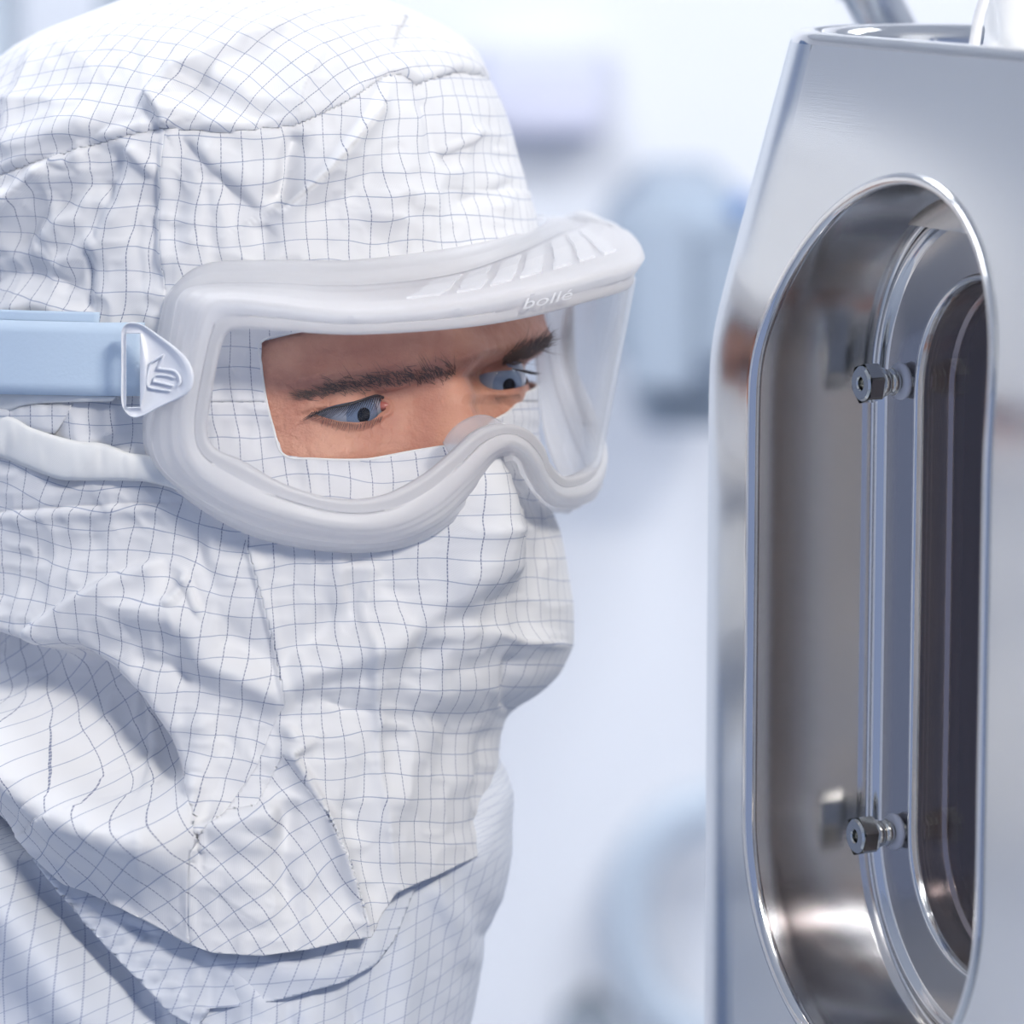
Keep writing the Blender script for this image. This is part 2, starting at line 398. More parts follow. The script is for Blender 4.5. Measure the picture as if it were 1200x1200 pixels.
# edge of the cheek bulge over the shaded hollow, roll of the skirt below it
step([(-620, 560), (-120, 700), (0, 746), (35, 757), (62, 758), (92, 757), (130, 785), (165, 820), (195, 862), (215, 905), (232, 962)], -85, 5, 150, taper=.12)
ridge([(135, 792), (150, 830), (160, 880), (166, 945)], 4, 7, 9)
ridge([(-60, 830), (0, 884), (60, 935), (120, 968), (180, 995), (230, 1030)], 40, 74, 46)
ridge([(-80, 790), (0, 830), (60, 880), (130, 930), (200, 965)], 20, -14)
ridge([(175, 960), (185, 990), (170, 1030)], 6, 6)
ridge([(60, 965), (110, 1010), (170, 1045)], 16, 8)
def folds(X, Y):
    H = np.zeros(X.shape)
    for typ, pts, w1, w2, A, sharp, tp in FOLDS:
        p = np.asarray(pts, float); R = (3.2*max(w1, w2) if typ == 'r' else 2.6*w2) * (1.6 if sharp else 1)
        m = (X > p[:, 0].min()-R) & (X < p[:, 0].max()+R) & (Y > p[:, 1].min()-R) & (Y < p[:, 1].max()+R)
        if not m.any(): continue
        d, sd, t = seg_dist(X[m], Y[m], pts)
        env = np.clip(np.minimum(t, 1-t)/tp, 0, 1); env = env*env*(3-2*env); env = env if typ == 's' else .25 + .75*env
        if tp < .02: env = 1.0
        if typ == 'r':
            wd = np.where(sd > 0, w1, w2)
            pr = np.exp(-d/wd) if sharp else np.exp(-(d/wd)**2)
            ends = 1.0
            H[m] += 1.2*A*env*pr
        else:
            s = d*sd; H[m] += A*env*(.5+.5*np.tanh(s/w1))*np.exp(-(np.maximum(s, 0)/w2)**2)*np.exp(-(np.maximum(-s, 0)/w2)**2)
    n1 = noise(X/95+3, Y/80+9); n2 = noise(X/38+11, Y/46+5); n3 = noise(X/17+1+.3*n2, Y/24+2)
    n4 = noise(X/24+.8*n1+40, Y/21+60)
    H += 7*n1 + 6*(.35-np.abs(n2)) + 2.6*(.3-np.abs(n4)) + 1.0*n3
    return H
def depth_hood(X, Y, fold=True):
    X = np.asarray(X, float); Y = np.asarray(Y, float); ar, al, b = sec(Y); ph = phi_of(X, Y)
    d = -b*np.cos(np.radians(ph)) - nose(ph, Y)*.75
    if fold: d = d - folds(np.atleast_1d(X), np.atleast_1d(Y)).reshape(d.shape)*np.cos(np.radians(ph))
    return d
def warp(X, Y, A=7):
    return A*noise(X/110+31, Y/90+17) + A*.35*noise(X/40+7, Y/44+23), A*noise(X/90+51, Y/110+77) + A*.35*noise(X/44+70, Y/40+2)
CELL = 25.0
def rot(u, v, a):
    a = math.radians(a); return u*math.cos(a)-v*math.sin(a), u*math.sin(a)+v*math.cos(a)

# ------------------------------------------------------------------ the person
person = empty('person', tuple(P(290, 1500, 0)), 'person in white gridded cleanroom hood and veil, head bowed, looking right into the steel porthole', 'person')
rows = np.concatenate([YT + 251*(1-np.cos(np.linspace(.02, .75, 60)))*1.0, np.arange(41, 1132, 2.6)])
rows = np.unique(np.round(rows, 2))
cols = np.concatenate([np.linspace(-180, -100, 22, endpoint=False), np.linspace(-100, 104, 400, endpoint=False), np.linspace(104, 180, 20)])
PH, YY = np.meshgrid(cols, rows)
AR, AL, BB = sec(YY); sn = np.sin(np.radians(PH)); cs = np.cos(np.radians(PH))
X0 = CX + np.where(sn > 0, AR, AL)*sn; D0 = -BB*cs
back = np.where(np.abs(PH) > 96, 0, 1) * sstep(104-np.abs(PH), 0, 14)
H = folds(X0, YY)*back
NB = nose(PH, YY)
edge = sstep(np.abs(PH), 62, 92)
nx = sn.copy(); nd = -cs.copy()
XH = X0 + (H*(1-.72*edge) + NB)*nx; DH = D0 + (H + NB)*nd
# weave coordinates from the lengths along the cloth
du = np.hypot(np.diff(X0, axis=1), np.diff(D0, axis=1)); Uarc = np.concatenate([np.zeros((len(rows), 1)), np.cumsum(du, 1)], 1)
i0 = np.argmin(np.abs(cols)); Uarc -= Uarc[:, i0:i0+1]
Varc = np.r_[0, np.cumsum(np.hypot(np.diff(rows), np.diff(sec(rows)[2])))][:, None] + 0*X0
wu, wv = warp(X0, YY)
wu = wu + .08*H; wv = wv - .12*H
cu, cv = rot(Varc*nx, Varc*nd, 38)
r = np.hypot(cu, cv)
crownUV = ((cu+wu)/CELL, (cv+wv)/CELL)
fu, fv = rot(Uarc+wu, Varc+wv, 4); frontUV = (fu/CELL, (fv - .06*Uarc)/CELL)
su, sv = rot(Uarc+wu*1.4, Varc+wv*1.4, -8); sideUV = (su/CELL, (sv)/CELL)
vu, vv = rot(Uarc+wu, Varc+wv, 2); veilUV = (vu/CELL*1.02, vv/CELL)
lu_, lv_ = rot(Uarc+wu, Varc+wv, 36); lowUV = (lu_/CELL*.95, lv_/CELL*.95)
A = np.stack([XH, YY, DH, X0, PH, crownUV[0], crownUV[1], frontUV[0], frontUV[1], sideUV[0], sideUV[1], veilUV[0], veilUV[1], lowUV[0], lowUV[1]], -1).reshape(-1, 15)
F = tris(grid_faces(len(rows), len(cols)))
def above(A, pts, col=3):
    xs, ys = zip(*pts); return A[:, 1] - np.interp(A[:, col], xs, ys)
# hem
HEM = [(-400, 700), (-120, 860), (0, 958), (12, 975), (54, 1017), (75, 1036), (100, 1044), (138, 1062), (179, 1083), (217, 1104), (250, 1117), (308, 1120), (358, 1113), (400, 1103), (431, 1098), (440, 1085), (465, 1045), (510, 1026), (584, 992), (700, 990)]
A, F = clip(A, F, above(A, HEM))
OPEN = [(2.8, 400), (10.4, 388), (22, 374), (42, 355), (64, 338), (88, 325), (120, 335), (128, 400), (120, 440), (92, 452), (76, 461), (68, 478), (60.4, 492), (51.5, 505), (42.5, 517), (37.5, 523), (27.6, 535), (22.1, 539), (13.4, 538), (7, 533), (5, 500), (3.7, 470), (2.7, 430)]
OPEN6 = [(p*6, y) for p, y in OPEN]
A, F = clip(A, F, -sd_poly(A[:, 4]*6, A[:, 1], OPEN6))
sc_ = above(A, SEAM)
def piece(A, F, s, name, uvc, parent, m=CLOTH):
    a, f = clip(A, F, s)
    return obj(name, P(a[:, 0], a[:, 1], a[:, 2]), f, m, parent, uvs={'weave': a[:, uvc:uvc+2]}, solid=.0006, off=1), a
def split(A, F, s): return clip(A, F, s), clip(A, F, -s)
(Ac, Fc), (Ar, Fr) = split(A, F, sc_)
UPR = [(196, 0), (196, 150), (190, 205), (187, 265), (196, 335), (190, 500), (215, 560), (286, 622), (296, 660), (308, 705), (324, 765), (331, 825), (300, 900), (262, 955), (238, 975), (226, 1000), (222, 1050), (225, 1200)]
xs_, ys_ = zip(*UPR)
s_side = Ar[:, 3] - np.interp(Ar[:, 1], ys_, xs_)
(As, Fs), (Af, Ff) = split(Ar, Fr, s_side)
# brow strip above the goggles and veil below are one front panel with the weave turned a little
def biggest(a, f):
    """drop stray islands left by the cutting lines"""
    lab = np.arange(len(a))
    while True:
        m = lab[f].min(1); new = lab.copy()
        for k in range(3): np.minimum.at(new, f[:, k], m)
        new = new[new]
        if (new == lab).all(): break
        lab = new
    fl = lab[f[:, 0]]; ids, cnt = np.unique(fl, return_counts=True); f = f[fl == ids[cnt.argmax()]]
    print('islands', sorted(cnt)[-3:])
    u, inv = np.unique(f, return_inverse=True); return a[u], inv.reshape(f.shape)
def wv_obj(a, f, name, uvc, parent, label=None):
    a, f = biggest(a, f)
    o = obj(name, P(a[:, 0], a[:, 1], a[:, 2]), f, CLOTH, parent, uvs={'weave': a[:, uvc:uvc+2]}, solid=.0005, off=-1)
    if label: o['label'] = label
    return o
(Abrow, Fbrow), (Aveil, Fveil) = split(Af, Ff, Af[:, 1] - 470)
GUS = [(230, 955), (300, 945), (331, 885), (376, 948), (400, 1000), (418, 1050), (431, 1108), (300, 1200), (200, 1200), (200, 1000)]
s_low = sd_poly(Aveil[:, 3], Aveil[:, 1], GUS)
(Alow, Flow), (Av2, Fv2) = split(Aveil, Fveil, s_low)
SK = [(-400, 640), (-120, 700), (0, 746), (35, 757), (62, 758), (92, 757), (130, 785), (165, 820), (195, 862), (215, 905), (232, 962), (236, 2000)]
(As, Fs), (Ask, Fsk) = split(As, Fs, above(As, SK))
hood = wv_obj(As, Fs, 'hood', 9, person, 'white gridded hood, blue in the shade')
wv_obj(Ask, Fsk, 'shoulder_cape', 13, hood)
wv_obj(Ac, Fc, 'crown_panel', 5, hood)
wv_obj(Abrow, Fbrow, 'brow_panel', 7, hood)
wv_obj(Av2, Fv2, 'face_veil', 7, hood)
wv_obj(Alow, Flow, 'veil_gusset', 13, hood)
# stitched edge of the eye opening
op = catmull([(p, y) for p, y in OPEN], 260, True)
ar, al, b = sec(op[:, 1]); sx = np.sin(np.radians(op[:, 0])); cx_ = np.cos(np.radians(op[:, 0]))
xo = CX + ar*sx; ho = folds(xo, op[:, 1]) + nose(op[:, 0], op[:, 1]); ej = 1-.72*sstep(np.abs(op[:, 0]), 62, 92)
hf = folds(xo, op[:, 1])*sstep(104-np.abs(op[:, 0]), 0, 14); nb = nose(op[:, 0], op[:, 1])
pts = P(xo+(hf*ej+nb)*sx, op[:, 1], -b*cx_-(hf+nb)*cx_-1.0)
V, Fq = tube(pts, .00042, 6, closed=True)
obj('opening_hem', V, Fq, TIE, hood, uvs={'weave': np.zeros((len(V), 2))})

# ---- body with the face (one continuous surface)
def face_disp(ph, Y):
    Yr = Y + .776*(ph-22)
    h = np.zeros(ph.shape)
    for pc, sg in ((24, 1), (62, -1)):
        h += -20*np.exp(-((ph-pc)/8.5)**2-((Yr-472)/20)**2)
        h += 7*np.exp(-((ph-pc)/8)**2-((Yr-486)/12)**2)
    h += 11*np.exp(-((Yr-437)/15)**2)*sstep(ph, 5, 16)*sstep(88-ph, 0, 12)
    h += 9*np.exp(-((ph-43)/8)**2-((Yr-438)/22)**2)
    h += 8*np.exp(-((ph-20)/14)**2-((Yr-530)/22)**2) + 12*np.exp(-((ph-74)/10)**2-((Yr-522)/16)**2)
    h += -11*np.exp(-((ph-85)/12)**2-((Yr-488)/16)**2)
    h += 6*np.exp(-((ph-3)/9)**2-((Yr-440)/40)**2)
    return h
LID = [(345, 486), (366, 481), (392, 477), (420, 469), (444, 461), (465, 456), (490, 449)]
EYE = [(369, 485), (384, 478), (404, 473), (424, 467), (440, 465), (449, 468), (455, 474), (453, 480), (446, 484), (440, 488), (430, 493), (415, 495), (400, 494), (384, 490)]
fr = np.concatenate([YT+14 + 251*(1-np.cos(np.linspace(.02, .9, 30))), np.arange(140, 330, 8), np.arange(330, 560, 1.3), np.arange(560, 1010, 12), np.arange(1010, 1900, 25)])
fr = np.unique(fr)
fc = np.concatenate([np.linspace(-180, 0, 50, endpoint=False), np.linspace(0, 100, 330, endpoint=False), np.linspace(100, 180, 20)])
PF, YF = np.meshgrid(fc, fr)
arf, alf, bf = sec(np.clip(YF - 14*(YF < 225), YT+.5, 1130))
inset = 12.0 + 48*np.maximum(1-sstep(YF, 300, 345), 1-sstep(PF, -14, -2))
tb = [-40, 600, 780, 860, 960, 1060, 1200, 1900]
sc2 = lambda tab: np.interp(YF, tb, tab)
fx_r = np.where(YF < 330, arf-inset, np.interp(YF, [330, 372, 396, 410, 425, 440, 450, 462, 474, 500, 560, 640, 760, 840, 900, 1000, 1150, 1900], [334, 348, 354, 349, 334, 325, 330, 334, 326, 330, 334, 350, 355, 275, 240, 235, 225, 220]))
fx_l = np.where(YF < 600, alf-inset, np.interp(YF, [600, 700, 860, 960, 1060, 1200, 1900], [368, 330, 230, 250, 500, 800, 850]))
fb = np.where(YF < 600, bf-inset+3, np.interp(YF, [600, 660, 740, 860, 960, 1060, 1200, 1900], [322, 265, 215, 160, 160, 210, 250, 300]))
snf, csf = np.sin(np.radians(PF)), np.cos(np.radians(PF))
win = sstep(YF, 340, 372)*(1-sstep(YF, 560, 640))
hF = face_disp(PF, YF)*win + nose(PF, YF)*(1-sstep(YF, 680, 760))
XF0 = CX + np.where(snf > 0, fx_r, fx_l)*snf
# the fold of the upper lid hangs over the near eye
dl, sl, tl = seg_dist(XF0, YF, LID); lidm = (PF > 5) & (PF < 42)
endw = np.clip(np.minimum(tl, 1-tl)/.22, 0, 1)
hF += np.where(lidm, 9*endw*(.5-.5*np.tanh(dl*sl/1.6))*np.exp(-(np.maximum(-dl*sl, 0)/20)**2)*np.exp(-(np.maximum(dl*sl, 0)/12)**2), 0)
# lid margins meet the eyeballs
eyn = sd_poly(XF0, YF, EYE); eyn = np.where(PF < 60, eyn, 99)
YrF = YF + .776*(PF-22)
eyf = (np.hypot((PF-67)/7.2, (YrF-480)/10.5) - 1)*11
hF += np.where(lidm, 3.0*np.exp(-((eyn-4)/3.0)**2)*(dl*sl > 0), 0) + 3*np.exp(-((eyf-4)/3)**2)
hF += .5*noise(PF*1.1, YF/6)*win
XF = XF0 + hF*snf; DF = -fb*csf - hF*csf
EYES = [(400, 480, -262.0), (572, 447, -100.0)]
_m = (np.abs(XF-410) < 5) & (np.abs(YF-500) < 3); EYES[0] = (400, 480, DF[_m].min() + 5 + math.sqrt(46**2-16**2-20**2))
EYES[1] = (EYES[0][0]+170, 446, EYES[0][2]+167)
for (ex, ey, ed) in EYES:     # the lids lie on the eyeballs
    rx, ry, rz = XF-ex, YF-ey, DF-ed; rr_ = np.sqrt(rx*rx+ry*ry+rz*rz)+1e-6
    k_ = np.where((rr_ < 49.5) & (PF > 0) & (PF < 95), 49.5/rr_, 1.0); XF = ex+rx*k_; DF = ed+rz*k_
body_bot = len(fr)
AF = np.stack([XF, YF, DF, np.broadcast_to(eyn, XF.shape), eyf], -1).reshape(-1, 5); FF = tris(grid_faces(len(fr), len(fc)))
AF, FF = clip(AF, FF, -AF[:, 3]); AF, FF = clip(AF, FF, -AF[:, 4])
SKIN = mat('skin', (.60, .33, .25), .48); b = SKIN.node_tree.nodes['Principled BSDF']
b.inputs['Subsurface Weight'].default_value = .12; b.inputs['Subsurface Radius'].default_value = (.006, .002, .001); b.inputs['Subsurface Scale'].default_value = .4
nt = SKIN.node_tree; nn = add_noise_bump(SKIN, 1400, .5, .0005)
n2 = N(nt, 'ShaderNodeTexNoise'); n2.inputs['Scale'].default_value = 55; n2.inputs['Detail'].default_value = 5
rp = N(nt, 'ShaderNodeValToRGB'); rp.color_ramp.elements[0].position = .35; rp.color_ramp.elements[1].position = .68
rp.color_ramp.elements[0].color = (.47, .20, .135, 1); rp.color_ramp.elements[1].color = (.64, .33, .225, 1)
tc = N(nt, 'ShaderNodeTexCoord'); nt.links.new(tc.outputs['Object'], n2.inputs['Vector']); nt.links.new(n2.outputs[0], rp.inputs[0]); nt.links.new(rp.outputs[0], b.inputs['Base Color'])
obj('body', P(AF[:, 0], AF[:, 1], AF[:, 2]), FF, SKIN, person)
def face_depth(x, y):
    m = (np.abs(XF-x) < 5) & (np.abs(YF-y) < 2.5) & (np.abs(PF) < 90)
    return DF[m].min() if m.any() else -300
# ---- eyes
SCL = mat('shaded_eye_white', (.36, .39, .47), .15)  # white of the eye, with the shade on it put into the colour
IRIS = mat('blue_grey_iris', (.20, .28, .42), .2); nt = IRIS.node_tree
wn = N(nt, 'ShaderNodeTexNoise'); wn.inputs['Scale'].default_value = 1500; rp = N(nt, 'ShaderNodeValToRGB')
rp.color_ramp.elements[0].color = (.06, .09, .17, 1); rp.color_ramp.elements[1].color = (.28, .36, .50, 1); rp.color_ramp.elements[0].position = .35; rp.color_ramp.elements[1].position = .65
nt.links.new(wn.outputs[0], rp.inputs[0]); nt.links.new(rp.outputs[0], nt.nodes['Principled BSDF'].inputs['Base Color'])
PUP = mat('pupil', (.006, .006, .008), .1); RED = mat('eye_corner_flesh', (.45, .14, .11), .25)
CORNEA = clear('cornea', (1, 1, 1), 1.38, .01)
HAIR = mat('brown_hair', (.16, .105, .08), .55); LASH = mat('dark_lash', (.02, .017, .02), .5)
def ball_cap(c, dirv, r, a0, a1, nr=16, na=36):
    """zone of a sphere between polar angles a0..a1 about dirv, in metres"""
    dz = np.array(dirv)/np.linalg.norm(dirv); ux = np.cross(dz, [0, 0, 1.0]); ux /= np.linalg.norm(ux); uy = np.cross(dz, ux)
    V = []
    for i in range(nr+1):
        a = a0+(a1-a0)*i/nr
        for k in range(na):
            t = 2*math.pi*k/na; V.append(c + r*(math.cos(a)*dz + math.sin(a)*(math.cos(t)*ux+math.sin(t)*uy)))
    return np.array(V), [tuple(q) for q in grid_faces(nr+1, na, True)]
GAZE = np.array([.58, -.80, -.03])
def eye(cx, cy, cd, label):
    c = P(cx, cy, cd); R = 46*S
    V, F_ = ball_cap(c, GAZE, R, .47, math.pi, 20)
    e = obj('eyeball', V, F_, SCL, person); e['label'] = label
    V, F_ = ball_cap(c, GAZE, R*.985, .19, .50, 6); obj('iris', V, F_, IRIS, e)
    V, F_ = ball_cap(c, GAZE, R*.975, 0, .20, 4); obj('pupil', V, F_, PUP, e)
    V, F_ = ball_cap(c + GAZE/np.linalg.norm(GAZE)*R*.16, GAZE, R*.88, 0, .56, 8); obj('cornea', V, F_, CORNEA, e)
    return e
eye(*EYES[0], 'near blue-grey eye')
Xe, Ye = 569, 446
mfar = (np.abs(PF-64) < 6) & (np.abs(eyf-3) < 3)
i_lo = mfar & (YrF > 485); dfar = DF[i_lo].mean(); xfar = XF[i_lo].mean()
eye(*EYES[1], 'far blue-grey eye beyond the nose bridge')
# inner corner
c = P(449, 476, face_depth(462, 484)+9); V, F_ = ball_cap(c, (0, -1, 0), 9*S, 0, math.pi, 12, 20); V = c + (V-c)*np.array([1.0, .6, .62])
obj('eye_corner', V, F_, RED, person)
# ---- hairs: tapered three-sided spikes
def hair(p, dirv, L, r, bend, n=4):
    pts = []; d0 = np.array(dirv, float); d0 /= np.linalg.norm(d0); q = np.array(p, float)
    for i in range(n+1):
        pts.append(q.copy()); q = q + d0*L/n; d0 = d0 + np.array(bend)/n; d0 /= np.linalg.norm(d0)
    return tube(pts, [r*(1-.9*i/n) for i in range(n+1)], 3, cap=False)
rnd = random.Random(3)
def brow(track, n, name, depthf, spread, tilt):
    hs = []
    for i in range(n):
        t = rnd.random(); x = np.interp(t, [k[0] for k in track], [k[1] for k in track]); y = np.interp(t, [k[0] for k in track], [k[2] for k in track]); wd = np.interp(t, [k[0] for k in track], [k[3] for k in track])
        o = rnd.gauss(0, .42)*wd; y += o
        ang = tilt(t) + rnd.gauss(0, spread) - o*.02
        dv = RT*math.cos(ang) + UP*math.sin(ang) + FWD*(-.25)
        hs.append(hair(P(x, y, depthf(x, y)-.2), dv, rnd.uniform(13, 24)*S, rnd.uniform(.28, .5)*S, (-RT*.2+UP*rnd.uniform(-.5, .3)+FWD*.25)))
    V, F_ = join(hs); obj(name, V, F_, HAIR, person)
brow([(0, 350, 466, 6), (.2, 388, 457, 11), (.45, 430, 450, 14), (.7, 475, 444, 12), (.9, 510, 440, 11), (1, 534, 437, 10)], 480, 'eyebrow', face_depth, .35, lambda t: math.radians(168-45*t))
def far_depth(x, y): return face_depth(min(x, 628), y)
brow([(0, 588, 424, 7), (.5, 614, 414, 10), (1, 641, 402, 10)], 420, 'eyebrow', far_depth, .3, lambda t: math.radians(25+15*t))
ls = []
for i in range(30):     # upper lashes of the near eye
    t = i/29; x = 366+t*80; y = np.interp(x, [360, 392, 420, 450], [484, 478, 471, 463])
    ls.append(hair(P(x, y, face_depth(x, y+6)-5), -RT*(.75-.6*t)+UP*(-.75)+FWD*-.4, rnd.uniform(15, 24)*S, .75*S, UP*.55+RT*rnd.uniform(-.1, .1)))
for i in range(34):     # lower lashes
    t = i/33; x = 378+t*70; y = np.interp(x, [378, 400, 420, 440, 455], [490, 495, 497, 491, 485])
    ls.append(hair(P(x, y, face_depth(x, y+2)-1), RT*rnd.uniform(-.35, .05)-UP+FWD*-.45, rnd.uniform(8, 13)*S, .42*S, UP*.2-RT*.3))
lid_line = catmull([(362, 488), (384, 479.5), (404, 475), (424, 469), (440, 464), (449, 466)], 40)
ls.append(tube(np.array([P(x, y, face_depth(x, y-3)-3.5) for x, y in lid_line]), [S*(.5+1.3*math.sin(math.pi*min(i/30, 1)*.5)) for i in range(40)], 6))
V, F_ = join(ls); obj('eyelashes', V, F_, LASH, person)
ls = []
for i in range(34):
    t = i/33; x = 598+t*20
    ls.append(hair(P(600+t*14, 432+t*4, dfar-22+18*t), RT*(.9)+UP*(-.3+.15*rnd.random())+FWD*-.15, rnd.uniform(14, 24)*S, .7*S, UP*.3))
for i in range(20):
    t = i/19; x = 580+t*28
    ls.append(hair(P(x, 466-t*4, dfar-12+20*t), RT*.5-UP+FWD*-.2, rnd.uniform(6, 9)*S, .4*S, RT*.3))
V, F_ = join(ls); obj('eyelashes', V, F_, LASH, person)

# ---- tie tape of the veil
def band(top, bot, n, m, name, material, parent, lift=6, puff=4, solid=.0012, dfun=None, seed=0):
    T = catmull(top, n); Bm = catmull(bot, n); q = np.linspace(0, 1, m)[:, None]
    X = T[None, :, 0]*(1-q)+Bm[None, :, 0]*q; Y = T[None, :, 1]*(1-q)+Bm[None, :, 1]*q
    dd = (dfun or (lambda x, y: depth_hood(x, y, False)-10))(X, Y) - lift - puff*np.sin(q*math.pi)**.5 - 3.5*noise(X/22+seed+Y/40, Y/60) - 1.5*noise(X/8+seed, Y/30)
    V = P(X, Y, dd).reshape(-1, 3); uv = np.stack([X/CELL, Y/CELL], -1).reshape(-1, 2)
    return obj(name, V, grid_faces(m, n), material, parent, uvs={'weave': uv}, solid=solid, off=0)
band([(-60, 470), (0, 486), (20, 492), (40, 503), (90, 518), (122, 521), (150, 532), (175, 536), (192, 548), (212, 566)], [(-60, 515), (0, 534), (30, 546), (70, 561), (100, 562), (140, 562), (170, 563), (190, 567), (205, 571), (214, 574)], 120, 10, 'tie_tape', TIE, hood, 8, 5)
band([(-60, 440), (0, 456), (40, 458), (90, 462), (140, 466)], [(-60, 470), (0, 482), (30, 474), (70, 470), (130, 468)], 60, 6, 'tie_tape', TIE, hood, 7, 3, seed=5)
band([(-60, 468), (0, 480), (30, 476), (60, 474), (86, 474)], [(-60, 496), (0, 492), (20, 494), (45, 505), (65, 508)], 60, 6, 'tie_flap', CLOTH, hood, 3, 2, seed=9)

# ------------------------------------------------------------------ goggles
GR = 370.0
def gc(Y): return 357-.19*(Y-400), -74+.21*(Y-400)
def lensd(X, Y, side, dr=0):
    cx, cd = gc(Y); s = math.sqrt(max((GR+dr)**2-(X-cx)**2, 0)); return cd-s if side == 'n' else cd+s
def hd(X, Y, off=-4): return float(depth_hood(np.array([float(X)]), np.array([float(Y)]), False)[0]) + off
ST = []
def st(k0, k1, k2, k3, lab=''):
    def dep(k, i):
        if len(k) > 2 and not isinstance(k[2], str): return (k[0], k[1], k[2])
        side = k[2] if len(k) > 2 else 'n'
        if i == 0: return (k[0], k[1], lensd(k[0], k[1], side))
        if i == 1: return (k[0], k[1], lensd(k[0], k[1], side, 9))
        if i == 3: return (k[0], k[1], hd(k[0], k[1], -9))
        return None
    a, b_, d_ = dep(k0, 0), dep(k1, 1), dep(k3, 3); c_ = dep(k2, 2)
    if c_ is None:
        c_ = (k2[0], k2[1], d_[2]-32 if lab == 'top' else .55*d_[2]+.45*b_[2]-6)
    ST.append((a, b_, c_, d_))
st((285, 383), (272, 352), (248, 336), (240, 311), 'top')
st((330, 385), (320, 357), (312, 335), (312, 306), 'top')
st((417, 389), (410, 367), (415, 338), (410, 306), 'top')
st((533, 382), (533, 358), (525, 326), (520, 293), 'top')
st((613, 370), (620, 341), (600, 302), (590, 279), 'top')
st((690, 350), (700, 322), (650, 278, -50), (632, 266, -12))
st((732, 336), (750, 305), (678, 268, 50), (642, 258, 60))
st((728, 322, 'f'), (742, 279, 'f'), (690, 262, 110), (636, 255, 110))
st((700, 322, 'f'), (712, 261, 'f'), (672, 258, 170), (625, 256, 150))
st((674, 345, 'f'), (676, 254, 'f'), (640, 270, 210), (600, 270, 190))
st((663, 390, 'f'), (672, 330, 'f'), (640, 360, 170), (615, 370, 120))
st((663, 430, 'f'), (674, 425, 'f'), (645, 425, 120), (628, 425, 70))
st((672, 465, 'f'), (686, 460, 'f'), (655, 468, 90), (632, 470, 50))
st((688, 500, 'f'), (700, 495, 'f'), (675, 520, 60), (640, 515, 20))
st((700, 533, -30), (709, 538, -10), (699, 574, 10), (668, 592, 0))
st((686, 553), (694, 574), (676, 592, -60), (654, 599, -40))
st((660, 561), (660, 583), (652, 592), (643, 594))
st((641, 545), (640, 568), (633, 577), (624, 579))
st((632, 523), (630, 548), (621, 557), (613, 562))
st((614, 505), (613, 527), (609, 535), (606, 541))
st((588, 499), (595, 520), (594, 531), (592, 540))
st((560, 507), (573, 532), (572, 546), (571, 560))
st((532, 531), (546, 560), (548, 577), (549, 592))
st((498, 559), (508, 593), (512, 611), (513, 622))
st((450, 583), (458, 615), (460, 631), (462, 642))
st((395, 587), (398, 617), (395, 633), (390, 645))
st((333, 570), (322, 600), (312, 618), (303, 629))
st((283, 543), (262, 575), (245, 588), (233, 593))
st((250, 527), (224, 542), (192, 548), (180, 545))
st((240, 503), (214, 500), (180, 503), (169, 500))
st((246, 458), (220, 450), (194, 447), (178, 445))
st((256, 408), (234, 385), (205, 378), (190, 370))
st((266, 388), (245, 358), (215, 345), (202, 340))
ST = np.array(ST)
NS = 520
CV = [catmull(ST[:, i], NS, True) for i in range(4)]
goggles = empty('safety_goggles', tuple(P(500, 460, -300)), 'clear-lensed goggles with frosted white frame, worn over the hood', 'goggles')
prof = [(0, 0, -5), (0, .02, 0), (0, .05, 2.6), (0, .13, 2.8), (0, .17, .2), (0, .40, 0), (0, .43, -1.4), (0, .48, -1.4), (0, .51, 0), (0, .88, .4), (0, .95, 1.0), (1, 0, 0), (1, .05, -.8), (1, .2, -.4), (1, .24, 1.4), (1, .30, 1.4), (1, .34, -.3), (1, .6, -.3), (1, .64, 1.5), (1, .72, 1.5), (1, .76, 0), (1, .95, 0),
        (2, 0, 0), (2, .12, -1), (2, .45, -1), (2, .5, .8), (2, .58, .8), (2, .62, -.6), (2, .9, 0), (2, 1, .6)]
def fpoint(i, q):
    """point of the frame surface, q 0..3 across from lens edge to cloth"""
    s = min(int(q), 2); f = q - s; return CV[s][i]*(1-f)+CV[s+1][i]*f
G = np.array([[CV[s][i]*(1-f)+CV[s+1][i]*f for (s, f, h) in prof] for i in range(NS)])
# smooth the corner between strips, then add the ribs along the outward direction
G2 = G.copy()
for it in range(2):
    G2[:, 1:-1] = .12*G2[:, :-2]+.76*G2[:, 1:-1]+.12*G2[:, 2:]
dU = np.roll(G2, -1, 0)-np.roll(G2, 1, 0); dV = np.gradient(G2, axis=1); NG = np.cross(dU, dV); NG /= np.linalg.norm(NG, axis=2, keepdims=True)+1e-9
ctr = np.array([400, 430, -100.0]); flip = np.sign(((G2-ctr)*NG).sum(2).mean(1)); NG *= flip[:, None, None]
hh = np.array([h for _, _, h in prof]); G3 = G2 + NG*hh[None, :, None]
Vg = P(G3[..., 0], G3[..., 1], G3[..., 2]).reshape(-1, 3); m_ = len(prof)
Fg = np.array([[i*m_+j, ((i+1) % NS)*m_+j, ((i+1) % NS)*m_+j+1, i*m_+j+1] for i in range(NS) for j in range(m_-1)])
cut_j = 22
Frail = Fg.reshape(NS, m_-1, 4)[:, :cut_j].reshape(-1, 4); Fthin = Fg.reshape(NS, m_-1, 4)[:, cut_j:].reshape(-1, 4)
def compact(V, F):
    u, inv = np.unique(F, return_inverse=True); return V[u], inv.reshape(F.shape)
v1, f1 = compact(Vg, Frail); frame = obj('frame', v1, f1, FROST, goggles, solid=.0016, off=0)
v2, f2 = compact(Vg, Fthin); obj('face_seal', v2, f2, frosted('seal_silicone', (.94, .94, .95), .34), frame, solid=.0008, off=0)
